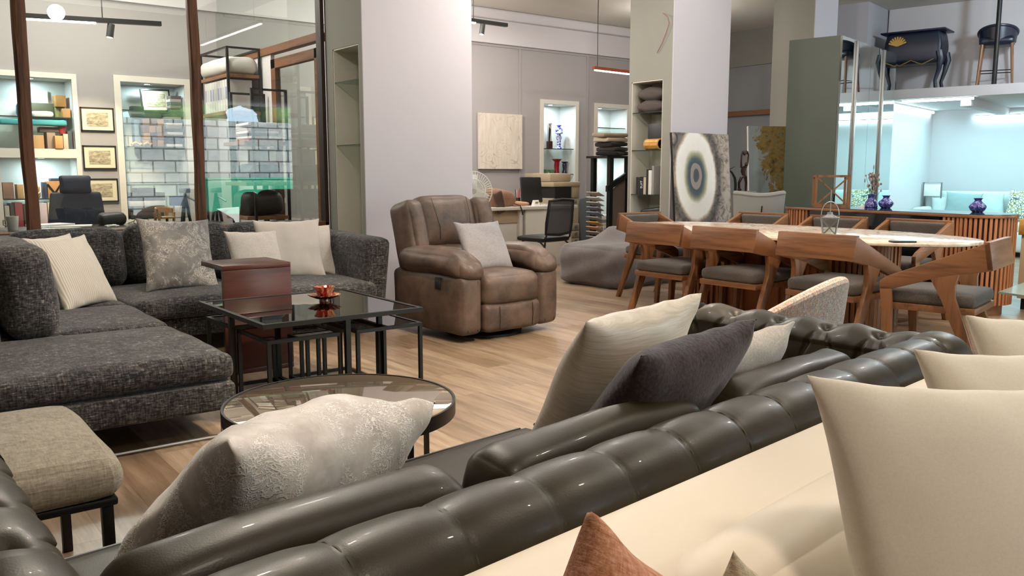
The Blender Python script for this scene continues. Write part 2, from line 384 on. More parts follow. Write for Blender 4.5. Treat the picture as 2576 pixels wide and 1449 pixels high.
    msk = n.math('ADD', n.math('ADD', n.math('MULTIPLY', sp.outputs['X'], 1.5), n.math('MULTIPLY', f, 1.3)), n.math('MULTIPLY', n.math('ABSOLUTE', n.math('SUBTRACT', sp.outputs['Z'], .05)), .35))
    tr = n.ramp(n.noise(v, 11, 8, .75), [(.28, '3a382e'), (.42, '7d6a45'), (.52, 'a98d4e'), (.60, '8c8a72'), (.70, '4a4a44')])
    n.col(n.mix(n.ramp(msk, [(.99, (0, 0, 0, 1)), (1.08, (1, 1, 1, 1))]), sky, tr)).set(.55); m['paint_land'] = n.m
    n = N('flower_relief'); v = n.co(); vo = n.nd('ShaderNodeTexVoronoi', feature='SMOOTH_F1', i_Scale=7.0); n.ln(v, vo.inputs['Vector'])
    wv = n.math('PINGPONG', vo.outputs['Distance'], .09); f = n.noise(v, 3, 5)
    msk = n.ramp(f, [(.47, (0, 0, 0, 1)), (.56, (1, 1, 1, 1))]); ln_ = n.math('MULTIPLY', n.math('LESS_THAN', wv, .012), msk)
    n.col(n.mix(n.math('MULTIPLY', ln_, .45), n.ramp(n.noise(n.co((6, 1, 1)), 4, 5), [(.3, 'cfc0b2'), (.7, 'ddd2c6')]), '94867a')).set(.75); n.bump(ln_, .5, .01); m['paint_flower'] = n.m
    n = N('etching'); v = n.co(); f = n.noise(n.co((1, 1, 3)), 16, 7, .7, .6)
    n.col(n.ramp(f, [(.35, '6f6456'), (.5, 'a99a80'), (.65, 'cdbf9f')])).set(.6); m['etching'] = n.m
    n = N('floral_print'); v = n.co(); vo = n.nd('ShaderNodeTexVoronoi', feature='DISTANCE_TO_EDGE', i_Scale=24.0); n.ln(v, vo.inputs['Vector'])
    f = n.noise(v, 14, 3); n.col(n.mix(n.math('LESS_THAN', vo.outputs['Distance'], .07), n.ramp(f, [(.4, 'd6d2be'), (.6, 'c9c7b2')]), n.ramp(f, [(.45, '3f5d66'), (.55, '8c7a3a')]))).set(.9); m['floral'] = n.m
    m['blue_glass'] = N('blue_ceramic'); q = m['blue_glass']; f = q.noise(q.co(), 22, 4, .6, 2); q.col(q.ramp(f, [(.4, '1b2a55'), (.52, '56439a'), (.62, '8fa3bb')])).set(.15); m['blue_glass'] = q.m
    n = N('stone_wall'); br = n.nd('ShaderNodeTexBrick', i_Scale=1.0, i_Mortar_Size=.02, i_Brick_Width=.55, i_Row_Height=.3, i_Bias=0.0); n.ln(n.co((1, 1, 1), (R(90), 0, 0)), br.inputs['Vector'])
    br.inputs['Color1'].default_value = hexc('9fa3a6'); br.inputs['Color2'].default_value = hexc('c4c2bd'); br.inputs['Mortar'].default_value = hexc('55585a')
    n.col(n.mix(.5, br.outputs['Color'], n.ramp(n.noise(n.co(), 5, 8, .7), [(.3, '6d7073'), (.7, 'dcdad6')]), 'MULTIPLY')).set(.9); m['stone'] = n.m
mats()
EXPOSURE = 0.15
LIGHT = dict(cyan=55, wash=40, wash2=45, hall=35, office=60, day=60, day2=50, etch=200, floor=480, chaise=260, recl=70, dine=150, cream=120, ches=80, side=190, sky=13.0, sun=45.0, p1=55, p2=85, p3=75, p4=110, p5=100, p6=110, p7=30, p1s=120)
# ------------------------------------------------------------------ camera and render
sc.cycles.use_denoising = True
sc.cycles.max_bounces = 8; sc.cycles.diffuse_bounces = 4; sc.cycles.glossy_bounces = 5; sc.cycles.transparent_max_bounces = 14; sc.cycles.transmission_bounces = 6
sc.cycles.caustics_reflective = False; sc.cycles.caustics_refractive = False; sc.cycles.sample_clamp_indirect = 4
vs = sc.view_settings; vs.view_transform = 'Standard'; vs.look = 'None'; vs.gamma = 1; vs.use_curve_mapping = False; vs.exposure = EXPOSURE
cam = bpy.data.objects.new('camera', bpy.data.cameras.new('camera')); COL.objects.link(cam); sc.camera = cam
cam.data.sensor_width = 36; cam.data.lens = 36 * 2150 / 2576; cam.data.clip_start = .05
cam.location = (0, 0, 1.2)
cam.rotation_euler = (PI / 2 - math.atan(290 / 2150), 0, R(52.5) - PI / 2)
m = MAT
# rotated corner of the shop (wardrobe, mezzanine): a runs along the mirror doors, b along the ledge
OX, OY = 8.98, 5.59; E1 = (.977, .213); E2 = (-.213, .977); RZ = math.atan2(.213, .977)
def W(a, b, z=0): return (OX + E1[0] * a + E2[0] * b, OY + E1[1] * a + E2[1] * b, z)
# ------------------------------------------------------------------ the setting
struct('floor', M().bb(-4, 17, -2.5, 13, -.12, 0), m['floor'])
struct('ceiling', M().bb(-4, 17, -2.5, 13, 3.5, 3.6), m['ceiling'])
def wall_holes(mb, x0, x1, z0, z1, y0, y1, holes):
    xs = sorted(set([x0, x1] + [h[0] for h in holes] + [h[1] for h in holes]))
    for a, b in zip(xs, xs[1:]):
        zz = z0
        for h in sorted([h for h in holes if h[0] <= a + 1e-6 and h[1] >= b - 1e-6], key=lambda h: h[2]):
            if h[2] > zz: mb.bb(a, b, y0, y1, zz, h[2])
            zz = h[3]
        if zz < z1: mb.bb(a, b, y0, y1, zz, z1)
    return mb
HOLES = [(1.22, 1.934, 1.45, 2.18), (1.22, 1.934, .45, 1.355), (2.418, 3.10, .68, 2.19), (8.42, 9.065, .80, 2.24), (9.537, 10.19, 1.565, 2.234), (9.537, 10.19, .5, 1.47)]
struct('wall_back', wall_holes(M(), -4, 12.2, 0, 3.5, 10.2, 10.62, [(a - .01, b + .01, c - .01, d + .01) for a, b, c, d in HOLES]), m['wall_grey'])
def liner(a, b, c, d, y0=10.19, y1=10.56, t=.01):
    q = M(); q.bb(a - t, a, y0, y1, c - t, d + t).bb(b, b + t, y0, y1, c - t, d + t).bb(a, b, y0, y1, c - t, c).bb(a, b, y0, y1, d, d + t).bb(a - t, b + t, y1, y1 + t, c - t, d + t); return q
for i, h in enumerate(HOLES): struct('wall_niche_%d' % (i + 1), liner(*h), m['niche_white'])
FR = [(1.16, 1.983, .40, 2.236, HOLES[0:2]), (2.35, 3.17, .60, 2.256, HOLES[2:3]), (8.357, 9.129, .74, 2.302, HOLES[3:4]), (9.476, 10.25, .44, 2.30, HOLES[4:6])]
for i, (a, b, c, d, hs) in enumerate(FR):
    struct('trim_%d' % (i + 1), wall_holes(M(), a, b, c, d, 10.175, 10.199, hs), m['frame_white'])
struct('trim_5', M().bb(-4, 11.8, 10.14, 10.2, 3.035, 3.5).bb(-4, 11.8, 10.05, 10.2, 3.36, 3.5, .03), m['wall_white'])
q = M().bb(3.6, 11.8, 10.185, 10.2, 3.0, 3.033)
for x in (7.95, 9.3, 5.4): q.bb(x, x + .035, 10.188, 10.2, 0, 3.0)
struct('trim_6', q, m['wall_grey'])
struct('wall_left', M().bb(-4.1, -4, -2.5, 10.6, 0, 3.5), m['wall_white'])
struct('wall_right', M().bb(11.8, 11.9, 6.9, 10.6, 0, 3.5), m['wall_dark'])
struct('trim_7', M().bb(11.77, 11.8, 6.9, 10.2, 2.93, 3.5), plain('paint_taupe', '7d7b74', .85))
struct('trim_8', M().bb(11.74, 11.8, 6.9, 10.2, 2.13, 2.21), m['beamy'])
struct('wall_far', M().bb(16.9, 17, -2.5, 13, 0, 3.5), m['wall_white'])
struct('wall_rear', M().bb(12.2, 17, 12.9, 13, 0, 3.5), m['wall_white'])
# shop front behind the camera, with the window the office glass mirrors
struct('wall_front', wall_holes(M(), -4, 17, 0, 3.5, -2.62, -2.5, [(4.05, 7.52, .25, 2.6), (9.5, 14.5, .25, 2.6)]), m['wall_white'])
for i, (a, b) in enumerate([(4.05, 7.52), (9.5, 14.5)]):  # second window is unseen, added to bring in more daylight
    w = struct('window_%d' % (i + 1), M().bb(a, b, -2.57, -2.56, .25, 2.6), m['pane'])
    q = M()
    for x in (a, b - .05): q.bb(x, x + .05, -2.6, -2.5, .25, 2.6)
    q.bb(a, b, -2.6, -2.5, .25, .31).bb(a, b, -2.6, -2.5, 2.54, 2.6)
    struct('window_frame', q, m['white_plastic'], parent=w)
# street outside
struct('ground', M().bb(-10, 26, -20, -2.62, -.25, -.15), plain('asphalt', '6a6a6c', .9))
struct('wall_garden', M().bb(-8, 26, -8.6, -8, -.15, 2.55), m['stone'])
b = M(); b.soft((0, 0, .62), (2.3, 1.0, 1.15), .08, n=6).bb(-1.15, 1.15, -.5, .5, 1.16, 1.22, .03)
bin_ = thing('recycling_bin', 'green street recycling bin seen reflected in the office glass', 'bin', (8.1, -7.2, -.15))
link('bin_body', b, plain('bin_green', '1f8f6c', .5), bin_)
q = M()
for k in range(3):
    a = R(90 + 120 * k); c_ = R(210 + 120 * k); P0 = (.17 * math.cos(a), .505, .72 + .17 * math.sin(a)); P1 = (.17 * math.cos(c_), .505, .72 + .17 * math.sin(c_))
    D_ = Vector(P1) - Vector(P0); q.bar(Vector(P0) + D_ * .12, Vector(P0) + D_ * .72, .05, .012, (0, 1, 0)); q.cyl(Vector(P0) + D_ * .72, Vector(P0) + D_ * .95, .06, .0, 4)
link('bin_symbol', q, m['paper'], bin_)
h = M()
random.seed(4)
for i in range(60):
    h.sphere((random.uniform(2, 14), random.uniform(-9.6, -9.0), random.uniform(2.5, 3.6)), random.uniform(.3, .6), 10)
o = link('street_foliage', h, plain('leaf_green', '56703a', .8, var=.5, vs=3)); o['kind'] = 'stuff'; tag(o, 'green foliage above the stone wall in the street', 'foliage', None, 'stuff')
# ------------------------------------------------------------------ pillars
def pillar(n, x0, x1, y0, y1, ny0, ny1, nz0, nz1, dep=.34):
    q = M(); q.bb(x0 + dep, x1, y0, y1, 0, 3.5).bb(x0, x0 + dep, y0, ny0, 0, 3.5).bb(x0, x0 + dep, ny1, y1, 0, 3.5).bb(x0, x0 + dep, ny0, ny1, nz1, 3.5).bb(x0, x0 + dep, ny0, ny1, 0, nz0)
    p = struct('wall_pillar_%d' % n, q, m['pillar_grey'])
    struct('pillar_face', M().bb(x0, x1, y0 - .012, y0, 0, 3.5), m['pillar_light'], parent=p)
    t = .012; q = M(); q.bb(x0 + .004, x0 + dep - t, ny0, ny0 + t, nz0, nz1).bb(x0 + .004, x0 + dep - t, ny1 - t, ny1, nz0, nz1).bb(x0 + .004, x0 + dep - t, ny0, ny1, nz1 - t, nz1).bb(x0 + dep - t, x0 + dep, ny0, ny1, nz0, nz1)
    for k in range(14):
        for yy in (ny1 - t,): q.cyl((x0 + .07, yy - .001, .4 + k * .13), (x0 + .07, yy + .004, .4 + k * .13), .004, seg=6)
    struct('pillar_lining', q, m['shelf_lining'], parent=p)
    return p
pillar(1, 3.48, 4.59, 6.6, 7.30, 6.66, 7.148, .30, 2.28)
pillar(2, 7.295, 8.26, 6.6, 7.26, 6.73, 7.22, .30, 2.24)
p3 = struct('wall_pillar_3', M().bb(9.94, 10.44, 6.6, 7.22, 0, 3.5), m['pillar_grey'])
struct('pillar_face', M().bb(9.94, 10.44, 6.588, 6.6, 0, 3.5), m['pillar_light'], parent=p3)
def glass_shelf(x0, x1, y0, y1, z, where, grp):
    t = thing('glass_shelf', 'thin glass shelf ' + where, 'shelf', (0, 0, 0), 0, grp)
    link('shelf_pane', M().bb(x0, x1, y0, y1, z - .004, z + .004), m['shelfglass'], t, 0)
    link('shelf_edge', M().bb(x0 - .002, x0, y0, y1, z - .005, z + .005) if x1 - x0 < y1 - y0 else M().bb(x0, x1, y0 - .002, y0, z - .006, z + .006), m['edgeglass'], t, 0)
for z, w in ((1.99, 'upper of the two in the empty pillar niche beside the glass office'), (1.44, 'lower of the two in the empty pillar niche beside the glass office')):
    glass_shelf(3.49, 3.80, 6.675, 7.133, z, w, 'shelves in the empty pillar niche')
for z, w in ((1.885, 'under the two cushions in the pillar niche'), (1.455, 'under the slatted wooden drum in the pillar niche'), (.945, 'under the row of books in the pillar niche')):
    glass_shelf(7.305, 7.62, 6.745, 7.205, z, w, 'shelves in the filled pillar niche')
# ------------------------------------------------------------------ glazed office
wi = struct('window_3', M().bb(-2, 3.47, 7.35, 7.358, .755, 3.5), m['pane'])
struct('trim_9', M().bb(-2, 3.47, 7.30, 7.40, .69, .755, .006), m['beamw'])
struct('wall_office', M().bb(-2, 3.47, 7.32, 7.38, 0, .69), m['wall_white'])
def post(x, w, ph):
    q = M()
    def f(u, v):
        z = .755 + u * 2.745; a = v * 2 * PI
        wob = .003 * math.sin(z * 3.1 + ph) + .002 * math.sin(z * 7.3 + ph * 2)
        r = w * (1 + .12 * noise.noise(Vector((math.cos(a) * 2, math.sin(a) * 2, z * 3 + ph))))
        c = max(abs(math.cos(a)), abs(math.sin(a))); r = r / c ** .8
        return (x + wob + r * math.cos(a), 7.35 + r * math.sin(a), z)
    q.grid(f, 40, 20, False, True); return q
struct('trim_10', post(1.07, .045, .4), m['post'], 35)
struct('trim_11', post(2.33, .04, 2.2), m['post'], 35)
struct('trim_12', M().bb(3.44, 3.475, 7.30, 7.40, 0, 3.5), plain('dark_stain', '2a1c13', .5))
# side partition with the framed door
struct('trim_13', M().bb(3.46, 3.54, 7.41, 10.2, 2.39, 2.465, .004), m['beamy'])
struct('window_4', M().bb(3.496, 3.504, 7.41, 10.2, 2.465, 3.5), m['pane'])
d = struct('door_1', M().bb(3.497, 3.503, 7.52, 8.44, .15, 2.24), m['pane'])
struct('door_frame', M().bb(3.47, 3.53, 7.42, 7.52, 0, 2.335, .005).bb(3.47, 3.53, 8.44, 8.55, 0, 2.335, .005).bb(3.47, 3.53, 7.42, 8.55, 2.24, 2.335, .005).bb(3.47, 3.53, 7.42, 8.55, 0, .15, .005), m['beamy'], parent=d)
struct('wall_side', M().bb(3.48, 3.52, 8.56, 10.2, 0, 2.39), m['wall_white'])
# ------------------------------------------------------------------ mezzanine corner
def wbox(mb, a0, a1, b0, b1, z0, z1, bev=0):
    c = W((a0 + a1) / 2, (b0 + b1) / 2, (z0 + z1) / 2); return mb.box(c, (abs(a1 - a0), abs(b1 - b0), z1 - z0), RZ, bev)
struct('wall_pier', wbox(M(), 2.33, 3.2, .50, 1.1, 0, 3.5), m['wall_cool'])
struct('floor_mezzanine', wbox(M(), 2.3, 5.0, -4, .48, 2.17, 2.30), m['wall_white'])
struct('wall_mezzanine', wbox(M(), 3.15, 3.25, -4, .48, 2.30, 3.5), m['wall_white'])
struct('wall_recess', wbox(M(), 4.9, 5.0, -4, .3, 0, 2.17), m['wall_white'])
struct('wall_recess_side', wbox(M(), 2.32, 4.9, .26, .34, 0, 2.17), m['wall_white'])
q = M()
for b in (-.75, -1.6, -2.5): wbox(q, 2.45, 4.9, b - .06, b + .06, 2.06, 2.17)
struct('trim_14', q, m['wall_white'])
struct('trim_15', M().cyl(W(2.45, -1.06, 2.30), W(2.45, -1.06, 3.5), .028), m['black'], 35)
# ------------------------------------------------------------------ light
def area(name, loc, size, power, color=(1, .93, .84), rot=(0, 0, 0), sy=None, spread=None):
    l = bpy.data.lights.new(name, 'AREA'); l.energy = power; l.color = color; l.size = size
    if sy: l.shape = 'RECTANGLE'; l.size_y = sy
    if spread: l.spread = spread
    o = bpy.data.objects.new(name, l); COL.objects.link(o); o.location = loc; o.rotation_euler = rot; return o
def spot(name, loc, target, power, angle=50, blend=.25, color=(1, .80, .58), rad=.03):
    l = bpy.data.lights.new(name, 'SPOT'); l.energy = power; l.spot_size = R(angle); l.spot_blend = blend; l.color = color; l.shadow_soft_size = rad
    o = bpy.data.objects.new(name, l); COL.objects.link(o); o.location = loc
    d = Vector(target) - Vector(loc); o.rotation_euler = d.to_track_quat('-Z', 'Y').to_euler(); return o
def B(root):
    q = M(); q.T = Matrix.Rotation(-root.rotation_euler[2], 4, 'Z') @ Matrix.Translation(-Vector(root.location)); return q
def lean(rz, back=0, roll=0): return (Matrix.Rotation(rz, 4, 'Z') @ Matrix.Rotation(-back, 4, 'X') @ Matrix.Rotation(roll, 4, 'Y')).to_euler()
def cushion(mat, label, loc, w, h, t, rz, back=.25, roll=0, seed=0, group=None, **k):
    o = solo('scatter_cushion', M().pillow(w, h, t, seed, **k), mat, label, 'cushion', loc, lean(rz, back, roll), group, 0)
    o.data.polygons.foreach_set('use_smooth', [True] * len(o.data.polygons)); return o
# ------------------------------------------------------------------ grey sectional
s = thing('sectional_sofa', 'charcoal tweed L-shaped sectional sofa with chaise on chrome sled legs', 'sofa', (1.6, 5.6, 0))
S = m['sofa']
link('base', B(s).soft((.80, 5.42, .205), (1.02, 3.36, .135), .03, (0, 0, 0), 10), S, s)
link('base', B(s).soft((2.18, 6.36, .205), (1.76, 1.44, .135), .03, (0, 0, 0), 10), S, s)
link('chaise_cushion', B(s).soft((.81, 4.235, .332), (1.0, .96, .125), .045, (.01, .012, .022), 14, nz=.006, seed=1), S, s)
link('seat_cushion', B(s).soft((.83, 5.16, .335), (.96, .88, .13), .045, (.01, .01, .024), 12, nz=.006, seed=2), S, s)
link('seat_cushion', B(s).soft((.83, 6.06, .335), (.96, .92, .13), .045, (.01, .01, .02), 12, nz=.006, seed=3), S, s)
link('seat_cushion', B(s).soft((1.775, 6.08, .335), (.85, 1.0, .13), .045, (.01, .01, .024), 12, nz=.006, seed=4), S, s)
link('seat_cushion', B(s).soft((2.62, 6.08, .335), (.83, 1.0, .13), .045, (.01, .01, .024), 12, nz=.006, seed=5), S, s)
link('back_frame', B(s).soft((1.75, 6.98, .45), (2.94, .22, .62), .06, (0, 0, 0), 10), S, s)
def armslope(y0, z0, y1, z1, top):
    def f(p):
        t = clampf((p.y - y0) / (y1 - y0), 0, 1); k = z0 + (z1 - z0) * t
        return (p.x, p.y, p.z * (1 if p.z < 0 else k)) 
    return f
link('side_frame', B(s).soft((.40, 5.86, .43), (.22, 2.46, .58), .07, (0, 0, 0), 12, fn=lambda p: (p.x + .12 * clampf(-(p.y + .9) / .5, 0, 1) * 0, p.y + .16 * (p.z / .29) * (p.y < -1.0), p.z)), S, s)
link('arm', B(s).soft((3.13, 6.42, .43), (.20, 1.34, .58), .06, (.01, 0, 0), 12, fn=lambda p: (p.x + .03 * p.z / .29, p.y, p.z + (.02 * p.y if p.z > 0 else 0))), S, s)
def backc(c, d, rz, rx, seed):
    return B(s).soft(c, d, .08, (.01, .035, .015), 14, rz=rz, rx=rx, nz=.012, seed=seed)
link('back_cushion', backc((1.17, 6.70, .585), (.74, .24, .42), 0, R(-8), 6), S, s)
link('back_cushion', backc((1.93, 6.70, .60), (.76, .24, .42), 0, R(-8), 7), S, s)
link('back_cushion', backc((2.67, 6.70, .595), (.72, .24, .41), 0, R(-8), 8), S, s)
link('back_cushion', backc((.635, 5.08, .62), (.90, .23, .46), R(90), R(-6), 9), S, s)
link('back_cushion', backc((.60, 6.02, .61), (.92, .23, .44), R(90), R(-6), 10), S, s)
def sled(mb, x0, x1, y):
    mb.tube([(x0, y, .14), (x0, y, .02), (x0 + .01, y, .008), (x1 - .01, y, .008), (x1, y, .02), (x1, y, .14)], .009, 8); return mb
link('sled_leg', sled(B(s), .40, 1.26, 3.82), m['chrome'], s)
link('sled_leg', B(s).bb(3.02, 3.055, 5.80, 5.86, 0, .14, .006), m['chrome'], s)
cushion(m['damask_grey'], 'grey damask velvet cushion upright on the back seat of the sectional', (1.75, 5.98, .405), .50, .50, .17, R(9), .33, R(3), 3)
cushion(m['pil_white'], 'small white boucle cushion just behind the brown C-shaped table', (2.35, 6.12, .405), .40, .40, .15, R(2), .45, R(1), 4)
cushion(m['pil_linen'], 'large smooth pale linen cushion between two white boucle cushions', (2.62, 6.16, .40), .50, .48, .16, R(-12), .44, 0, 5)
cushion(m['pil_white'], 'white boucle cushion against the right arm of the sectional', (2.83, 6.26, .405), .40, .42, .15, R(4), .40, R(5), 6)
cushion(m['corduroy'], 'pale ribbed corduroy cushion tilted on the chaise side of the sectional', (1.10, 5.62, .395), .46, .46, .16, R(42), .46, 0, 7)
cushion(m['pil_linen'], 'cream cushion half hidden behind the ribbed corduroy cushion', (1.10, 6.20, .40), .44, .42, .15, R(42), .42, 0, 8)
# ------------------------------------------------------------------ C table
t = thing('c_table', 'dark mahogany C-shaped side table slid over the sectional seat', 'side table', (1.89, 5.16, 0))
link('top', B(t).bb(1.68, 2.10, 4.97, 5.36, .628, .658, .003), m['mahogany'], t)
link('upright_panel', B(t).bb(1.68, 2.10, 4.97, 5.0, .03, .628, .003), m['mahogany'], t)
link('base_panel', B(t).bb(1.68, 2.10, 4.97, 5.36, 0, .03, .003), m['mahogany'], t)
# ------------------------------------------------------------------ glass nest of tables
def frame_rect(mb, x0, x1, y0, y1, z, w=.022):
    mb.bb(x0, x1, y0, y0 + w, z - w, z).bb(x0, x1, y1 - w, y1, z - w, z).bb(x0, x0 + w, y0 + w, y1 - w, z - w, z).bb(x1 - w, x1, y0 + w, y1 - w, z - w, z); return mb
GX0, GX1, GY0, GY1, GZ = 1.46, 2.33, 3.80, 4.72, .50
gx, gy = (GX0 + GX1) / 2, (GY0 + GY1) / 2
t = thing('glass_coffee_table', 'square coffee table with smoked glass top on a black metal frame', 'coffee table', (gx, gy, 0))
link('top_frame', frame_rect(B(t), GX0, GX1, GY0, GY1, GZ), m['black'], t, 0)
link('glass_top', B(t).bb(GX0 + .02, GX1 - .02, GY0 + .02, GY1 - .02, GZ - .012, GZ - .003), m['dkglass'], t, 0)
for (x, y) in ((GX0 + .013, gy), (GX1 - .013, gy), (gx, GY0 + .013), (gx, GY1 - .013)):
    link('leg', B(t).bb(x - .013, x + .013, y - .013, y + .013, 0, GZ - .02), m['black'], t, 0)
link('floor_rail', B(t).bb(GX0, GX1, gy - .011, gy + .011, 0, .022).bb(gx - .011, gx + .011, GY0, GY1, 0, .022), m['black'], t, 0)
nl = ['small black-framed glass side table tucked under the corner nearest the round table', 'small black-framed glass side table tucked under the corner beside the recliner', 'small black-framed glass side table tucked under the corner beside the chaise', 'small black-framed glass side table tucked under the corner nearest the pillar']
nw, nd_ = .385, .41
def nest(label):
    t = thing('nesting_table', label, 'side table', (0, 0, 0), 0, 'nesting tables under the glass coffee table')
    q = M(); frame_rect(q, -nw / 2, nw / 2, -nd_ / 2, nd_ / 2, .415, .018); link('top_frame', q, m['black'], t, 0)
    link('glass_top', M().bb(-nw / 2 + .016, nw / 2 - .016, -nd_ / 2 + .016, nd_ / 2 - .016, .404, .412), m['dkglass'], t, 0)
    for sx in (-1, 1):
        for sy in (-1, 1):
            x = sx * (nw / 2 - .009); y = sy * (nd_ / 2 - .009); link('leg', M().bb(x - .009, x + .009, y - .009, y + .009, .0, .4), m['black'], t, 0)
    q = M(); frame_rect(q, -nw / 2, nw / 2, -nd_ / 2, nd_ / 2, .018, .018); link('floor_rail', q, m['black'], t, 0)
    return t
spots = [(GX0 + nw / 2 + .03, GY0 + nd_ / 2 + .03), (GX1 - nw / 2 + .01, GY0 + nd_ / 2 + .03), (GX0 + nw / 2 + .03, GY1 - nd_ / 2 - .01), (GX1 - nw / 2 + .01, GY1 - nd_ / 2 - .01)]
n0 = nest(nl[0]); n0.location = spots[0] + (0,)
for sp_, l in zip(spots[1:], nl[1:]): dup(n0, sp_ + (0,), 0, l)
cg = N('ruby_crystal'); f_ = cg.noise(cg.co((1, 1, .2)), 40, 2); cg.col(cg.ramp(f_, [(.42, 'a01a1c'), (.6, 'e3b08a')])).set(.06, 0, .6, Transmission_Weight=.55, IOR=1.5); RUBY = cg.m
pet = lambda a, z: 1 + .10 * math.cos(14 * a) * clampf(z / .03, 0, 1)
solo('crystal_saucer', M().lathe([(0, 0), (.03, 0), (.028, .012), (.045, .016), (.082, .034), (.084, .038), (.045, .022), (0, .018)], (0, 0, 0), 56, pet), RUBY, 'scalloped ruby crystal saucer under the ruby crystal bowl', 'saucer', (2.02, 4.33, GZ - .002))
solo('crystal_bowl', M().lathe([(0, 0), (.022, 0), (.03, .008), (.04, .03), (.056, .062), (.053, .062), (.036, .03), (.02, .014), (0, .012)], (0, 0, 0), 56, lambda a, z: 1 + .06 * math.cos(14 * a) * clampf(z / .03, 0, 1)), RUBY, 'small fluted ruby crystal bowl on the square glass coffee table', 'bowl', (2.02, 4.33, GZ + .018))
# ------------------------------------------------------------------ round table
t = thing('round_coffee_table', 'round coffee table with bronze mirrored top and black rim', 'coffee table', (1.315, 2.71, 0))
rr_ = .405
link('mirror_top', M().lathe([(0, .385), (rr_ - .008, .385), (rr_ - .008, .397), (rr_ - .014, .399), (0, .399)], seg=96), m['bronze'], t)
link('rim', M().lathe([(rr_ - .008, .352), (rr_, .352), (rr_, .401), (rr_ - .008, .401), (rr_ - .008, .352)], seg=96), m['black'], t)
for k in range(4):
    a = R(8 + 90 * k); link('leg', M().bar((math.cos(a) * (rr_ - .016), math.sin(a) * (rr_ - .016), 0), (math.cos(a) * (rr_ - .016), math.sin(a) * (rr_ - .016), .36), .016, .016), m['black'], t, 0)
q = M()
for k in range(2):
    a = R(8 + 90 * k); c = (rr_ - .016); q.bar((math.cos(a) * c, math.sin(a) * c, .008), (-math.cos(a) * c, -math.sin(a) * c, .008), .014, .014)
link('floor_rail', q, m['black'], t, 0)
# ------------------------------------------------------------------ oatmeal stool
t = thing('upholstered_stool', 'oatmeal chenille stool on black metal legs beside the tufted leather arm', 'stool', (.20, 2.62, 0))
link('seat', B(t).soft((.20, 2.62, .425), (.60, .70, .11), .05, (.01, .01, .02), 14, nz=.006, seed=12), m['stool_fab'], t, 0)
link('seat_frame', B(t).bb(-.08, .48, 2.29, 2.95, .352, .374, .006), m['black'], t)
for (x, y) in ((.455, 2.31), (.455, 2.93), (-.06, 2.31), (-.06, 2.93)):
    link('leg', B(t).bb(x - .014, x + .014, y - .014, y + .014, 0, .355, .003), m['black'], t)
# ------------------------------------------------------------------ recliner
t = thing('recliner_chair', 'brown suede recliner armchair with pillow arms on a black swivel ring', 'armchair', (3.74, 5.37, 0), R(4))
L = m['recliner']
def arm(sx):
    r = link('arm', M().soft((sx * .375, -.03, .27), (.20, .86, .43), .05, (.012, .02, .0), 14, nz=.006, seed=sx), L, t)
    q = M().soft((sx * .365, -.06, .555), (.25, .80, .16), .075, (.015, .03, .03), 16, nz=.014, seed=4 + sx, fn=lambda p: (p.x, p.y, p.z - .05 * clampf((-p.y - .18) / .22, 0, 1) ** 2 - .02 * math.sin(p.x * 55 + p.y * 9) * clampf((-p.y - .22) / .1, 0, 1) * (p.z > 0) * .6))
    link('arm_pad', q, L, r)
    for dx in (-.045, .045): link('seam', M().tube([(sx * .375 + dx, -.465 + .0, z) for z in (.08, .2, .32, .44)], .0025, 6), m['piping'], r)
    if sx < 0:
        link('release_handle', M().box((-.478, -.20, .415), (.012, .075, .09), 0, .02).box((-.484, -.20, .412), (.01, .045, .055), 0, .012), m['blackp'], r)
arm(-1); arm(1)
link('seat_cushion', M().soft((0, -.14, .36), (.545, .70, .24), .075, (.0, .02, .025), 16, nz=.006, seed=21), L, t)
fr = link('footrest', M().soft((0, -.43, .165), (.54, .11, .215), .045, (.0, .02, 0), 14, nz=.005, seed=22), L, t)
for dx in (-.155, .165): link('seam', M().tube([(dx, -.498, .08), (dx, -.506, .16), (dx, -.50, .25)], .0025, 6), m['piping'], fr)
def tilt(p, k=.30): return (p.x, p.y, p.z)
bk = M(); bk.T = Matrix.Translation((0, .235, .40)) @ Matrix.Rotation(R(-17), 4, 'X')
bk.soft((0, 0, .42), (.56, .18, .42), .075, (.0, .045, .02), 16, nz=.010, seed=31)
bk2 = M(); bk2.T = Matrix.Translation((0, .235, .40)) @ Matrix.Rotation(R(-17), 4, 'X')
bk2.soft((0, -.0, .12), (.54, .20, .24), .07, (.0, .05, .01), 16, nz=.012, seed=32)
hb = link('back_cushion', bk, L, t); link('lumbar_cushion', bk2, L, t)
for dx in (-.15, .15):
    q = M(); q.T = Matrix.Translation((0, .235, .40)) @ Matrix.Rotation(R(-17), 4, 'X'); q.tube([(dx * 1.15, -.118, .60), (dx * 1.1, -.136, .48), (dx, -.136, .36), (dx, -.112, .27)], .0025, 6); link('seam', q, m['piping'], hb)
for sx in (-1, 1):
    q = M(); q.T = Matrix.Translation((0, .235, .40)) @ Matrix.Rotation(R(-17), 4, 'X')
    q.soft((sx * .345, -.01, .26), (.17, .25, .68), .06, (.02, .02, .01), 16, nz=.012, seed=40 + sx, rz=sx * R(-8)); link('wing', q, L, t)
q = M(); q.T = Matrix.Translation((0, .235, .40)) @ Matrix.Rotation(R(-17), 4, 'X'); link('back_shell', q.soft((0, .11, .27), (.72, .10, .66), .04, n=8), L, t)
link('underframe', M().bb(-.26, .26, -.34, .34, .045, .25), m['blackp'], t)
link('swivel_ring', M().lathe([(.24, 0), (.29, 0), (.29, .018), (.24, .018), (.24, 0)], (0, -.13, 0), 48).cyl((0, -.1, .018), (0, -.1, .06), .06).bb(-.25, .25, -.12, -.08, .01, .03), m['black'], t)
cushion(m['pil_greyblue'], 'grey linen cushion on the brown recliner seat', (3.76, 5.14, .475), .44, .40, .15, R(7), .50, R(1), 9)
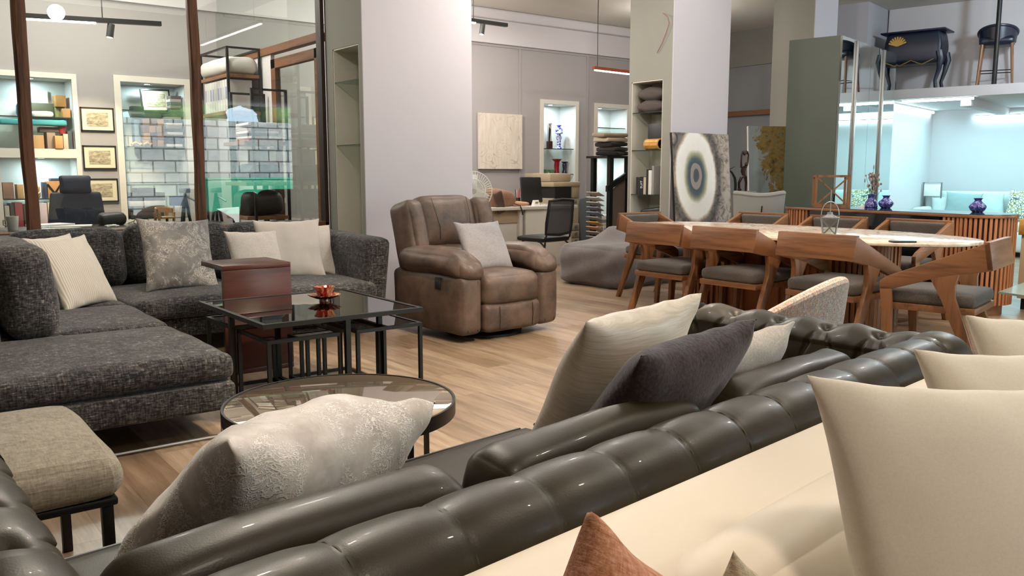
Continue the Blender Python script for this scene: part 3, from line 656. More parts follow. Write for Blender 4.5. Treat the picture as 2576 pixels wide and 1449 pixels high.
# ------------------------------------------------------------------ chesterfield
CX0, CX1 = .05, 2.76
t = thing('chesterfield_sofa', 'dark olive leather chesterfield sofa with rolled tufted arms', 'sofa', (.2, 1.045, 0))
C = m['ches']
def profile(th):
    """inner face, roll and outer face of back or arm: returns (offset from roll axis towards the inside, z)"""
    r = .098; zc = .597
    if th < .34: k = th / .34; return (.085 + .02 * math.sin(k * PI), .36 + (zc + .03 - .36) * k)
    if th < .80:
        a = R(20) + (th - .34) / .46 * R(230); return (r * math.cos(a) * (1.0), zc + r * math.sin(a) * 1.05)
    k = (th - .80) / .20; a = R(250); x0 = r * math.cos(a); z0 = zc + r * math.sin(a) * 1.05
    return (x0 + (-.055 - x0) * min(1, k * 4), z0 + (.10 - z0) * k)
def groove(s_, sp, w=.005):
    d = abs((s_ / sp + .5) % 1 - .5) * sp
    return math.exp(-(d / w) ** 2), d
def swept(n, length, place, tuft, sp=.19):
    def f(u, v):
        x = u * length; o, z = profile(v)
        g, d = groove(x, sp); bulge = .012 * math.cos(PI * clampf(d / (sp / 2), 0, 1) - PI) 
        onroll = clampf((v - .30) / .06, 0, 1) * clampf((.86 - v) / .05, 0, 1)
        zc = .597; dx, dz = o, z - zc
        k = 1 + onroll * ((-.035 * g + .045 * (1 - math.exp(-(d / .035) ** 2)) - .03) if not tuft else -.008 * g)
        if v > .34: o, z = dx * k, zc + dz * k
        if tuft and v < .68:
            dep = 0
            for vz, off in ((.46, 0), (.18, .5), (-.06, 0)):
                dd = abs(((x / sp) + off + .5) % 1 - .5) * sp; dv = (v - vz) * .62
                q = math.hypot(dd, dv); dep = max(dep, .026 * math.exp(-(q / .024) ** 2) + .020 * math.exp(-(q / .06) ** 2))
            for v0, v1 in ((.18, .46), (-.06, .18)):
                if v0 < v < v1:
                    tt = (v - v0) / (v1 - v0) * .5; o0 = 0 if v1 > .4 else .5
                    for p_ in ((x / sp + o0 + .5 - tt) % 1, (x / sp + o0 - .5 + tt) % 1):
                        dd = min(p_, 1 - p_) * sp; dep = max(dep, .012 * math.exp(-(dd / .012) ** 2))
            if .46 <= v < .68: dep = max(dep, .018 * math.exp(-(d / .011) ** 2) * (1 - ((v - .46) / .22) ** 2))
            a = math.atan2(z - zc, o) if v > .34 else 0
            o -= dep * math.cos(a); z -= dep * math.sin(a)
        return place(x, o, z)
    return M().grid(f, n, 130 if tuft else 84)
YB = 1.045; THREAD = plain('olive_thread', '3b3524', .6)
by = B(t)
def into(mb): mb2 = mb; mb2.bm.transform(Matrix.Translation(-Vector(t.location))); return mb2
link('backrest', into(swept(300, CX1 - CX0 - .10, lambda x, o, z: (CX0 + .05 + x, YB + o, z), False)), C, t, 75)
for k in range(0, 15):
    q = B(t)
    xk = .19 * k
    if xk > CX1 - CX0 - .1: break
    for dx in (-.005, .005):
        pp = []
        for j in range(13):
            v_ = .34 + .46 * j / 12; o_, z_ = profile(v_); pp.append((CX0 + .05 + xk + dx, YB + o_ * .945, .597 + (z_ - .597) * .945))
        q.tube(pp, .0022, 5)
    link('stitching', q, THREAD, t)
ra = link('arm', into(swept(280, .95, lambda x, o, z: (CX1 - .105 - o + .10 * x, 1.02 + x, z), True)), C, t, 75)
la = link('arm', into(swept(280, .95, lambda x, o, z: (CX0 + .075 + o + .09 * x, 1.02 + x, z), True)), C, t, 75)
for a_, xx, sx in ((ra, CX1 - .105, -1), (la, CX0 + .07, 1)):
    q = B(t)
    q.lathe([(0, -.015), (.07, -.012), (.1, -.004), (.103, .0)], (0, 0, 0), 32)
    q2 = M(); q2.T = B(t).T @ Matrix.Translation((xx + .095, 1.968, .597)) @ Matrix.Rotation(R(90), 4, 'X') @ Matrix.Rotation(PI, 4, 'X')
    q2.lathe([(.094, -.002), (.088, .010), (.05, .016), (0, .018)], (0, 0, 0), 32); q.bm.free()
    q3 = B(t); q2.bm.transform(Matrix.Identity(4)); 
    link('arm_front', q2, C, a_, 60)
    link('arm_front_panel', q3.bb(xx + .025, xx + .18, 1.94, 1.97, .10, .56, .01), C, a_)
    for k in range(6):
        yy = 1.02 + .19 * k
        if yy < 1.95:
            av = R(20) + (.46 - .34) / .46 * R(230); r_ = .098 - .040
            q = B(t); q.sphere((xx + .10 * (yy - 1.02) + sx * r_ * math.cos(av), yy, .597 + r_ * math.sin(av) * 1.05), .011, 10)
            link('button', q, C, a_)
link('corner_cap', B(t).soft((CX1 - .10, 1.04, .60), (.24, .22, .215), .105, n=12), C, t)
link('corner_cap', B(t).soft((CX0 + .10, 1.04, .60), (.24, .22, .215), .105, n=12), C, t)
link('piping', B(t).tube([(CX0 + .05, YB - .062, .515), (CX1 - .06, YB - .062, .515)], .009, 8), C, t)
link('base', B(t).bb(CX0 + .06, CX1 - .06, 1.0, 1.86, .08, .29, .02), C, t)
for x in (CX0 + .12, CX1 - .12):
    for y in (1.06, 1.8): link('leg', B(t).cyl((x, y, 0), (x, y, .09), .022, .03), m['mahogany'], t)
for i, (a, b_) in enumerate(((.30, 1.03), (1.035, 1.70), (1.705, 2.50))):
    o = link('seat_cushion', B(t).soft(((a + b_) / 2, 1.58, .355), (b_ - a, .62, .15), .04, (.0, .01, .02), 14, nz=.004, seed=50 + i), C, t)
    link('piping', B(t).tube([(a + .03, 1.885, .42), (b_ - .03, 1.885, .42)], .006, 6), m['piping'], o)
for i, (a, b_) in enumerate(((.24, .86), (.93, 1.62), (1.76, 2.46))):
    o = link('back_cushion', B(t).soft(((a + b_) / 2, 1.245 + .012 * i, (.525, .52, .50)[i]), (b_ - a, .15, .30), .058, (.012, .02, .018), 16, rx=R(10), nz=.012, seed=60 + i), C, t)
    pass
t.location = (.2, 1.0, 0); t.rotation_euler = (0, 0, R(6.5))
cushion(m['damask_cream'], 'big cream and taupe damask velvet cushion at the near end of the chesterfield', (.56, 1.72, .44), .56, .43, .25, R(16), -.82, R(9), 13, wr=.010, pinch=.09)
cushion(m['silk'], 'champagne silk cushion leaning against the plum cushion', (1.685, 1.83, .435), .50, .46, .19, R(8), -.52, R(-3), 14, wr=.005)
cushion(m['plum'], 'shaggy dark plum cushion on the chesterfield', (1.59, 1.59, .44), .52, .44, .19, R(10), -.60, R(-2), 15, wr=.006)
cushion(m['pil_white'], 'small cream cushion with a faint grey print behind the plum cushion', (2.04, 1.67, .45), .38, .34, .15, R(6), -.58, R(-8), 16)
# ------------------------------------------------------------------ cream sofa in front of the camera
t = thing('cream_sofa', 'cream leather sofa standing back to back with the chesterfield', 'sofa', (.2, .93, 0))
CR = m['cream']
link('back', B(t).soft((1.40, .80, .37), (3.8, .25, .60), .055, (0, 0, .0), 12), CR, t)
link('base', B(t).bb(-.48, 3.28, -.35, .70, .06, .30, .02), CR, t)
for a, b_ in ((-.45, .82), (.83, 2.05), (2.06, 3.25)):
    link('seat_cushion', B(t).soft(((a + b_) / 2, .10, .38), (b_ - a, .92, .17), .06, (0, .01, .02), 12), CR, t)
for a, b_ in ((-.42, .76), (.77, 2.0), (2.01, 3.22)):
    link('back_cushion', B(t).soft(((a + b_) / 2, .665, .52), (b_ - a, .20, .32), .095, (0, .015, .01), 16, rx=R(-8)), CR, t)
t.location = (.2, .888, 0); t.rotation_euler = (0, 0, R(6.5))
for x in (-.4, 3.2):
    for y in (-.3, .65): link('leg', B(t).cyl((0, 0, 0), (0, 0, .07), .025), m['black'], t).location = (x - .2, y - .93, 0)
IV = m['pil_ivory']
cushion(IV, 'large ivory cushion filling the right foreground on the cream sofa', (1.19, .35, .462), .60, .49, .19, R(-21), .46, R(4), 17, wr=.003, n=36)
cushion(IV, 'ivory cushion with one raised corner just behind the large ivory cushion', (1.64, .46, .475), .55, .45, .16, R(-18), .45, R(2), 18, wr=.003)
cushion(IV, 'ivory cushion farthest along the cream sofa, in front of the end dining chair', (2.12, .60, .48), .55, .44, .16, R(-15), .45, R(2), 19, wr=.003)
cushion(m['orange'], 'terracotta woven cushion on the cream sofa', (.417, .45, .556), .34, .32, .13, R(4), .15, R(38), 20)
cushion(m['beige_chenille'], 'beige chenille cushion tip on the cream sofa beside the terracotta one', (.765, .57, .478), .26, .24, .11, R(2), .15, R(38), 21)
# woven tub chair between the chesterfield and the dining table
t = thing('tub_chair', 'woven multicolour boucle tub chair behind the chesterfield arm', 'armchair', (3.34, 2.40, 0), R(12))
def shell(off):
    def f(u, v):
        a = R(-95 + 190 * u); h = .10 + .26 * max(0, math.cos(a / 1.1)) ** 1.1
        r = .27 + off; z = .36 + v * h * 1.0
        fl = 1 + .10 * v
        return (r * fl * math.sin(a), -r * fl * math.cos(a), z)
    return f
q = M(); q.grid(shell(.0), 40, 14); q2 = shell(.05); q.grid(q2, 40, 14)
top = []
for i in range(41):
    a = shell(.025)(i / 40, 1.0); top.append(a)
link('shell', q, m['boucle'], t); link('rim', M().tube(top, .027, 10), m['boucle'], t)
link('seat', M().lathe([(0, .30), (.28, .30), (.31, .34), (.31, .40), (.28, .44), (0, .45)], seg=36), m['boucle'], t)
for k in range(4):
    a = R(45 + 90 * k); link('leg', M().cyl((math.cos(a) * .24, math.sin(a) * .24, 0), (math.cos(a) * .2, math.sin(a) * .2, .31), .012, .018), m['walnut_z'], t)
# ------------------------------------------------------------------ dining table and chairs
DX, DY, DA, DB = 5.76, 4.02, .68, 1.46
def selli(a, b, n=96, e=2.35): return [(sgn(math.cos(2 * PI * k / n)) * abs(math.cos(2 * PI * k / n)) ** (2 / e) * a, sgn(math.sin(2 * PI * k / n)) * abs(math.sin(2 * PI * k / n)) ** (2 / e) * b) for k in range(n)]
t = thing('dining_table', 'oval dining table with pale veined marble top on a slatted walnut pedestal', 'dining table', (DX, DY, 0))
link('tabletop', M().prism(selli(DA, DB), 'z', .728, .75, .005), m['marble'], t, 50)
q = M(); out = selli(.27, .92, 84, 3.0); q.prism([(x * .94, y * .98) for x, y in out], 'z', .0, .728)
for k in range(84):
    x, y = out[k]; x2, y2 = out[(k + 1) % 84]; q.box((x, y, .37), (.016, .026, .70), math.atan2(y2 - y, x2 - x) + PI / 2)
link('pedestal', q, m['slat'], t, 0)
def chair(label):
    t = thing('dining_chair', label, 'chair', (0, 0, 0), 0, 'walnut dining chairs around the marble table')
    q = M(); q.bb(-.25, .25, -.26, .265, .385, .425, .004); link('seat_frame', q, m['walnut'], t)
    link('seat_cushion', M().soft((0, .0, .463), (.50, .52, .085), .035, (0, 0, .012), 12), m['seat_grey'], t)
    q = M(); q.prism([(-.285, .815), (-.318, .815), (-.345, .655), (-.312, .655)], 'x', -.283, .283, .004); link('backrest', q, m['walnut'], t)
    link('back_pad', M().soft((0, -.283, .738), (.46, .035, .115), .014, n=8, rx=R(-10)), m['seat_grey'], t)
    for sx in (-1, 1):
        x0, x1 = (sx * .283, sx * .248); lo, hi = min(x0, x1), max(x0, x1)
        link('arm', M().prism([(-.318, .815), (.22, .585), (.262, .555), (.262, .50), (.20, .505), (-.03, .585), (-.16, .618), (-.344, .655)], 'x', lo, hi, .004), m['walnut_y'], t)
        link('leg', M().prism([(.262, .52), (.195, .52), (.185, .40), (.172, .0), (.208, .0), (.245, .40)], 'x', lo, hi, .003), m['walnut_z'], t)
        link('leg', M().prism([(-.02, .588), (-.17, .625), (-.155, .56), (-.16, .48), (-.20, .38), (-.335, 0), (-.295, 0), (-.13, .36), (-.085, .47)], 'x', lo, hi, .003), m['walnut_z'], t)
    return t
c0 = chair('walnut dining chair seen from behind, nearest the taupe bean bag'); c0.location = (5.20, 4.57, 0); c0.rotation_euler = (0, 0, R(-90))
for x, y, a, l in ((5.20, 3.90, -90, 'walnut dining chair seen from behind, middle one of the three backs'),
    (5.20, 3.16, -90, 'walnut dining chair seen from behind, partly hidden by the woven tub chair'),
    (6.72, 5.13, 90, 'walnut dining chair across the table, in front of the pale armchair'),
    (6.74, 4.34, 90, 'walnut dining chair on the bar side of the table, directly behind the lantern'),
    (6.74, 3.60, 90, 'walnut dining chair on the bar side of the table, nearest the phone'),
    (6.13, 5.62, 180, 'walnut dining chair at the far end of the marble table beside the ring painting'),
    (5.22, 2.52, 12, 'walnut dining chair seen side on at the near end of the marble table')):
    dup(c0, (x, y, 0), R(a), l)
t = thing('lantern', 'small grey metal lantern with a wire loop handle on the marble table', 'lantern', (5.54, 3.48, .75), R(-58))
q = M().bb(-.06, .06, -.06, .06, 0, .008)
for sx in (-1, 1):
    for sy in (-1, 1): q.bar((sx * .04, sy * .04, .0), (sx * .058, sy * .058, .13), .008, .008)
for k in range(4):
    T_ = Matrix.Rotation(R(90 * k), 4, 'Z'); a, b_, c_, d_ = [T_ @ Vector(p) for p in ((-.042, .042, .01), (.056, .056, .12), (.042, .042, .01), (-.056, .056, .12))]
    q.bar(a, b_, .005, .005); q.bar(c_, d_, .005, .005)
q.bb(-.066, .066, -.066, .066, .128, .134); q.lathe([(.055, .134), (.02, .155), (.018, .17), (0, .17)], seg=12)
link('cage', q, m['grey_metal'], t, 0)
q = M()
for k in range(4): q.at(0, 0, 0, R(90 * k)); q.box((0, .047, .068), (.085, .002, .115), rx=R(-8))
link('glass_panel', q, m['pane'], t, 0)
link('handle', M().tube([(.06 * math.cos(a), 0, .15 + .095 * math.sin(a)) for a in [PI * k / 14 for k in range(15)]], .004, 6).cyl((0, 0, .17), (0, 0, .33), .004), m['grey_metal'], t)
solo('coaster', M().box((0, 0, .002), (.14, .11, .004), R(30)), m['paper'], 'white paper mat under the metal lantern', 'mat', (5.49, 3.40, .75))
t = thing('phone', 'phone lying face down near the right end of the marble table', 'phone', (5.40, 2.86, .75), R(55))
link('body', M().box((0, 0, .006), (.075, .155, .009), bev=.004), m['blackp'], t); link('back_cover', M().box((0, 0, .011), (.069, .149, .002), bev=.001), plain('silver', '8f8c88', .25, .7), t)
# bean bag
solo('bean_bag', M().soft((0, 0, .215), (.96, .90, .43), .09, (.05, .05, .03), 22, nz=.016, seed=5, fn=lambda p: (p.x + .010 * math.sin(p.z * 26 + p.y * 9), p.y, p.z + .16 * math.exp(-((p.x - .10) ** 2 + (p.y - .16) ** 2) / .035) * (p.z > 0) + .006 * math.sin(9 * p.x + 14 * p.y))), m['beanbag'], 'slumped taupe velvet bean bag on the floor behind the end dining chair', 'bean bag', (6.60, 6.72, .0), (0, 0, R(4)), smooth=80)
# ------------------------------------------------------------------ bar console
t = thing('bar_console', 'long walnut bar console with slatted rounded ends and black gloss front', 'console', (7.80, 4.28, 0), R(-9))
def caps(r, L, n=20): return [(r * math.cos(PI * k / n), L - r + r * math.sin(PI * k / n)) for k in range(n + 1)] + [(-r * math.cos(PI * k / n), -(L - r) - r * math.sin(PI * k / n)) for k in range(n + 1)]
link('body', M().prism(caps(.245, 1.16), 'z', .09, .83), m['mahogany'], t)
link('plinth', M().prism(caps(.225, 1.12), 'z', 0, .09), m['walnut'], t)
link('front_panel', M().bb(-.272, -.24, -.72, .72, .10, .825, .002), plain('black_gloss', '0b0c10', .08), t)
o_ = caps(.262, 1.18, 22)
for sg in (-1, 1):
    q = M()
    for k, (x, y) in enumerate(o_):
        if sg * y > .74:
            n_ = len(o_); x2, y2 = o_[(k + 1) % n_]; xp, yp = o_[k - 1]; q.box((x, y, .46), (.022, .020, .73), math.atan2(y2 - yp, x2 - xp))
    for k in range(4):
        for xx in (-.262, .262): q.box((xx, sg * (.76 + .042 * k), .46), (.022, .020, .73), R(90))
    link('slats', q, m['slat'], t, 0)
link('top', M().prism(caps(.28, 1.20), 'z', .825, .85, .003), m['walnut_y'], t)
link('glass_top', M().prism(caps(.275, 1.195), 'z', .85, .856), plain('dark_glass_top', '2a3b42', .05), t)
t = thing('cube_frame', 'open walnut cube frame with crossed struts standing on the bar console', 'decoration', (7.98, 5.02, .856), R(38))
q = M(); s_ = .155; h_ = .32
for sx in (-1, 1):
    for sy in (-1, 1): q.bb(sx * s_ - .011, sx * s_ + .011, sy * s_ - .011, sy * s_ + .011, 0, h_)
for z in (0, h_ - .022):
    for a in (-1, 1): q.bb(-s_, s_, a * s_ - .011, a * s_ + .011, z, z + .022).bb(a * s_ - .011, a * s_ + .011, -s_, s_, z, z + .022)
link('frame', q, m['walnut_z'], t, 0)
link('struts', M().bar((-s_, -s_, .015), (-s_, s_, h_ - .015), .014, .014, (1, 0, 0)).bar((-s_, s_, .015), (-s_, -s_, h_ - .015), .014, .014, (1, 0, 0)), m['walnut_z'], t, 0)
BG = m['blue_glass']
t = thing('flower_vase', 'dark blue vase of dried flowers on the bar console by the mirror doors', 'vase', (8.07, 4.62, .856))
link('vase', M().slathe([(0, 0), (.055, 0), (.062, .02), (.05, .06), (.033, .085), (.036, .125), (.042, .13), (.034, .128), (.03, .09), (0, .02)]), BG, t)
q = M(); random.seed(3); qs = M()
for i in range(46):
    a = random.uniform(0, 2 * PI); r = random.uniform(0, .085) ; h = random.uniform(.15, .34); p = (r * math.cos(a), r * math.sin(a), h)
    if i < 16: qs.tube([(0, 0, .08), (p[0] * .4, p[1] * .4, h * .6), p], .0018, 4)
    q.sphere(p, (random.uniform(.006, .012), random.uniform(.006, .012), random.uniform(.010, .022)), 6)
q.sphere((0.01, 0, .40), (.007, .007, .024), 6); qs.tube([(0, 0, .1), (.01, 0, .40)], .0018, 4)
link('dried_flowers', q, plain('dried_petal', '8f7a74', .9, var=.4, vs=40), t)['kind'] = 'stuff'; link('stems', qs, plain('stem', '4e4436', .9), t)
VP = [(0, 0), (.04, 0), (.068, .035), (.066, .06), (.035, .09), (.027, .105), (.04, .122), (.03, .11), (0, .03)]
solo('vase', M().slathe(VP), BG, 'squat blue and violet vase next to the dried flower vase', 'vase', (8.06, 4.46, .856))
solo('vase', M().slathe(VP), BG, 'squat blue and violet vase on the bar in front of the floral cushion', 'vase', (7.86, 3.50, .856))
solo('folded_napkin', M().prism([(-.07, 0), (.06, 0), (.03, .045)], 'y', -.02, .02), m['paper'], 'white folded paper beside the cube frame on the bar', 'paper', (8.05, 4.97 - .32 + .02, .856), (0, 0, R(-60)))
# ------------------------------------------------------------------ wardrobe
t = thing('wardrobe', 'tall olive wardrobe with mirrored doors behind the bar console', 'wardrobe', (OX, OY, 0), RZ)
link('carcass', M().bb(0, 2.0, .03, .62, 0, 2.735), m['olive'], t, 0)
for k in range(4):
    d = link('door', M().bb(.01 + .4975 * k, .01 + .4975 * k + .493, .003, .03, .02, 2.73), m['mirror'], t, 0)
    if k % 2 == 0: link('handle', M().bb(.4975 * (k + 1) - .045, .4975 * (k + 1) - .005, -.022, .003, .3, 2.725, .004), plain('brushed_aluminium', 'b9b4b2', .3, .8), d)
# ------------------------------------------------------------------ mezzanine furniture
t = thing('commode', 'black painted commode with curved legs and gilt fan ornament on the mezzanine', 'commode', W(2.72, -.03, 2.30), RZ)
NV = plain('navy_lacquer', '121a2e', .35); GD = plain('gilt', 'a98a4a', .4, .6)
def comm(p):
    k = 1 + .08 * math.sin(clampf((p.z + .21) / .42, 0, 1) * PI) ; return (p.x * k, p.y * (1 + .10 * math.sin(clampf((p.z + .21) / .42, 0, 1) * PI)), p.z)
link('body', M().soft((0, 0, .56), (.38, .66, .42), .03, n=14, fn=comm), NV, t)
link('top', M().bb(-.235, .235, -.41, .41, .765, .79, .01), NV, t)
for sx in (-1, 1):
    for sy in (-1, 1):
        link('leg', M().tube([(sx * .17, sy * .335, .50), (sx * .175, sy * .36, .40), (sx * .155, sy * .34, .26), (sx * .15, sy * .30, .12), (sx * .165, sy * .32, .0)], [.05, .046, .03, .022, .025], 10), NV, t)
q = M()
for k in range(9):
    a = R(20 + 17.5 * k); q.bar((-.226, .18, .60), (-.228, .18 + .12 * math.cos(a), .60 + .12 * math.sin(a)), .022, .008, (1, 0, 0))
q.tube([(-.215, -.28 + .07 * k, .365 + .03 * math.cos(k * PI / 4 * 2)) for k in range(9)], .007, 6)
link('gilt_ornament', q, GD, t)
def bstool(loc, rz, label):
    t = thing('bar_stool', label, 'bar stool', loc, rz)
    link('seat', M().soft((0, 0, .575), (.40, .38, .10), .045, (0, 0, .015), 10), NV, t)
    def bk(u, v):
        a = R(-110 + 220 * u); return ((.21 + .012 * v) * math.sin(a), (-.19 - .02 * v) * math.cos(a), .56 + (.20 * v) * (1 if True else 0) * (.45 + .55 * max(0, math.cos(a / 1.3))))
    q = M(); q.grid(bk, 24, 5); q.tube([bk(i / 24, 1.0) for i in range(25)], .018, 8); link('backrest', q, NV, t)
    for sx in (-1, 1):
        for sy in (-1, 1): link('leg', M().cyl((sx * .20, sy * .19, 0), (sx * .165, sy * .15, .54), .014, .02, 10), m['walnut_z'], t)
    q = M(); z = .20; s1, s2 = .185, .175
    q.tube([(-s1, -s2, z), (s1, -s2, z), (s1, s2, z), (-s1, s2, z)], .007, 6, True); link('foot_rail', q, m['black'], t)
bstool(W(2.78, -1.0, 2.30), RZ - R(80), 'navy bar stool with wooden legs on the mezzanine behind the black pole')
# recess furniture
t = thing('recess_sofa', 'long pale sofa against the recess wall under the mezzanine', 'sofa', W(4.35, -.72, 0), RZ)
q = M(); TQ = plain('pale_fabric', 'c9cfcd', .9)
link('base', M().soft((0, 0, .22), (.85, 1.9, .30), .05, n=8), TQ, t); link('backrest', M().soft((.33, 0, .58), (.18, 1.9, .68), .07, n=10), TQ, t)
for sy in (-1, 1): link('arm', M().soft((-.0, sy * .88, .42), (.85, .16, .52), .06, n=8), TQ, t)
for k in (-1, 1): link('seat_cushion', M().soft((-.08, k * .40, .42), (.66, .79, .14), .05, n=8), TQ, t)
def rcush(mat, label, a, b, w, h, roll=0, seed=0): cushion(mat, label, W(a, b, .49), w, h, .15, RZ - PI / 2, .25, roll, seed)
rcush(plain('slate_cloth', '8fa3a3', .9), 'slate grey cushion on the recess sofa', 4.36, -.35, .50, .42, R(3), 31)
rcush(plain('mint_cloth', 'b5c4c0', .9), 'plain pale cushion in the middle of the recess sofa', 4.40, -.72, .46, .38, R(-8), 32)
rcush(m['floral'], 'floral print cushion at the right of the recess sofa', 4.34, -1.16, .46, .46, R(6), 33)
rcush(plain('pale_cloth', 'c5cecb', .9), 'pale cushion half behind the slate cushion on the recess sofa', 4.46, -.12, .42, .36, R(-4), 34)
t = thing('side_chair_frame', 'slim metal chair frame with a pale back beside the recess sofa', 'chair', W(4.5, .12, 0), RZ)
link('backrest', M().bb(-.01, .01, -.14, .10, .84, 1.02, .004), m['paper'], t)
link('frame', M().tube([(0, -.15, 0), (0, -.15, 1.05), (0, .11, 1.05), (0, .11, 0)], .012, 6), m['grey_metal'], t)
# right edge: sideboard and glass table
t = thing('sideboard', 'cream sideboard with honey oak band and dark plinth beside the bar', 'sideboard', (8.42, 2.30, 0))
link('body', B(t).bb(8.10, 8.80, 1.3, 3.22, .10, .66, .004), plain('cream_lacquer', 'cdb795', .5, var=.02), t)
link('top_band', B(t).bb(8.08, 8.80, 1.3, 3.24, .66, .80, .004), m['honey'], t); link('plinth', B(t).bb(8.14, 8.80, 1.3, 3.20, 0, .10), m['black'], t)
t = thing('glass_low_table', 'low frosted glass table with wooden legs cut by the right edge', 'coffee table', (6.55, 2.1, 0))
link('glass_top', B(t).prism([(5.95, 2.48), (7.1, 2.66), (7.05, 1.75), (5.75, 1.75)], 'z', .41, .422), N('frosted_glass').col('b3cfc4').set(.12, 0, .5, Transmission_Weight=.3).m, t)
for x, y in ((6.3, 2.35), (6.75, 2.45), (6.3, 1.9), (6.8, 1.9)): link('leg', B(t).bar((x - .05, y, 0), (x + .03, y, .41), .05, .03), m['walnut_z'], t)
# ------------------------------------------------------------------ art corner between the pillars
t = thing('low_cabinet', 'low dark cabinet carrying the ring painting', 'cabinet', (7.62, 6.43, 0))
link('body', B(t).bb(7.16, 8.09, 6.30, 6.57, .04, .60, .004), m['mahogany'], t); link('plinth', B(t).bb(7.2, 8.05, 6.33, 6.55, 0, .04), m['black'], t)
t = thing('ring_painting', 'large abstract painting of pale and blue-grey rings leaning on the pillar', 'painting', (7.70, 6.475, 1.128), 0)
t.rotation_euler = (R(-5), 0, 0)
link('canvas', M().bb(-.475, .475, -.018, .0, -.515, .515), m['paint_ring'], t, 0); link('edge', M().bb(-.476, .476, 0, .03, -.516, .516), m['black'], t, 0)
t = thing('canvas_back', 'narrow white frame leaning beside the ring painting', 'frame', (8.24, 6.40, .05), R(25))
link('frame', M().bb(-.03, .03, -.02, .02, 0, .90), m['white_plastic'], t, 0); link('edge', M().bb(-.05, -.03, -.02, .02, 0, .88), m['black'], t, 0)
t = thing('landscape_painting', 'autumn landscape painting turned on its side, leaning by the olive wardrobe', 'painting', (9.34, 6.70, .02), 0)
t.rotation_euler = lean(R(-24), .10, 0)
link('canvas', M().at(0, 0, .89).bb(-.28, .28, -.012, 0, -.89, .89), m['paint_land'], t, 0)
link('edge', M().bb(-.282, .282, 0, .025, 0, 1.78), m['paper'], t, 0)
q = M()
def wing(u, v):
    a = R(-62 + 124 * u); r = .28; h = .42 + v * (.555 - .025 * math.cos(a * 1.5) ** 2)
    return (r * (1 + .12 * v) * math.sin(a) * 1.05, -r * math.cos(a) ** .5 * (.75 + .1 * v), h)
t = thing('lounge_chair', 'pale grey felt armchair with a slit curved back, behind the far dining chairs', 'armchair', (8.02, 5.98, 0), R(-37))
q.grid(wing, 30, 12); q.grid(lambda u, v: (wing(u, v)[0] * .88, wing(u, v)[1] * .82, wing(u, v)[2]), 30, 12)
q.tube([(wing(i / 30, 1)[0] * .94, wing(i / 30, 1)[1] * .91, wing(i / 30, 1)[2]) for i in range(31)], .03, 8)
link('backrest', q, m['armchair'], t); link('seat', M().soft((0, .02, .38), (.48, .46, .16), .06, n=8), m['armchair'], t)
link('seam', M().tube([(0, -.226, .55), (0.006, -.234, .75), (0.012, -.240, .84)], .006, 6), m['piping'], t)
for k in range(4): a = R(45 + 90 * k); link('leg', M().cyl((.26 * math.cos(a), .26 * math.sin(a), 0), (.2 * math.cos(a), .22 * math.sin(a), .32), .012, .016, 10), m['black'], t)
t = thing('display_plinth', 'grey display plinth behind the pale armchair', 'plinth', (8.66, 6.74, 0), R(-37))
link('body', M().bb(-.2, .2, -.13, .13, 0, .94, .004), m['pillar_grey'], t); link('cap', M().bb(-.21, .21, -.14, .14, .94, .975, .004), m['pillar_grey'], t)
t = thing('figure_statue', 'slim reddish carved wooden figure holding a heart overhead', 'statue', (8.72, 6.68, .975), R(-36))
q = M(); ST = plain('red_wood', '35130f', .35)
q.tube([(-.05, 0, .02), (-.055, 0, .10), (-.03, -.01, .17), (.0, 0, .185)], [.014, .016, .018, .02], 8)
q.tube([(.03, 0, .0), (.032, 0, .10), (.02, 0, .18)], [.013, .015, .02], 8)
q.tube([(.005, 0, .17), (.0, 0, .20), (-.012, 0, .24), (-.005, 0, .285), (.01, 0, .30)], [.028, .022, .030, .034, .014], 10)
q.tube([(-.035, 0, .285), (-.038, 0, .36), (-.036, 0, .44), (-.02, 0, .485)], [.014, .011, .011, .012], 8)
q.tube([(.025, 0, .285), (.045, 0, .36), (.048, 0, .44), (.03, 0, .485)], [.014, .011, .011, .012], 8)
q.sphere((.022, 0, .325), (.018, .02, .028), 10); q.sphere((-.05, -.01, .018), (.03, .02, .016), 8)
link('figure', q, ST, t)
hq = M().prism([(0, .43), (-.026, .46), (-.03, .485), (-.016, .50), (0, .49), (.016, .50), (.03, .485), (.026, .46)], 'y', -.02, .02, .006); link('heart', hq, ST, t)
t = thing('bird_sculpture', 'black curved horn bird sculpture beside the carved figure', 'sculpture', (8.60, 6.78, .975), R(-36))
link('body', M().tube([(.06, 0, 0), (.062, 0, .08), (.05, 0, .16), (.01, 0, .23), (-.03, 0, .26)], [.016, .018, .016, .012, .010], 8), m['blackp'], t)
link('beak', M().cyl((-.03, 0, .262), (.045, 0, .30), .008, .002, 8).cyl((-.03, 0, .26), (-.04, 0, .20), .008, .003, 8), m['blackp'], t)
# things in the second pillar's niche
DC = plain('brown_velvet', '4b423d', .8, var=.15)
for z, l in ((1.89, 'brown cushion lying lower of the two in the pillar niche'), (2.03, 'brown cushion lying on top of the other in the pillar niche')):
    solo('niche_cushion', M().soft((0, 0, .065), (.30, .42, .13), .05, (0, 0, .02), 12, nz=.01, fn=lambda p: (p.x, p.y, p.z * (1 - .55 * clampf((abs(p.y) - .08) / .13, 0, 1)))), DC, l, 'cushion', (7.475, 6.97, z), (0, 0, R(3)), 'brown cushions in the pillar niche')
solo('storage_box', M().bb(-.12, .12, -.12, .12, 0, .30, .004), m['blackp'], 'black box behind the slatted wooden drum in the pillar niche', 'box', (7.49, 6.90, 1.459 + .0))
t = thing('wood_drum', 'slatted honey wood drum lying in front of the black box in the niche', 'drum', (7.35, 6.90, 1.459 + .065))
q = M()
for k in range(10): a = 2 * PI * k / 10; q.box((.055 * math.cos(a), 0, .055 * math.sin(a)), (.008, .22, .034), 0, .0, 0, -a)
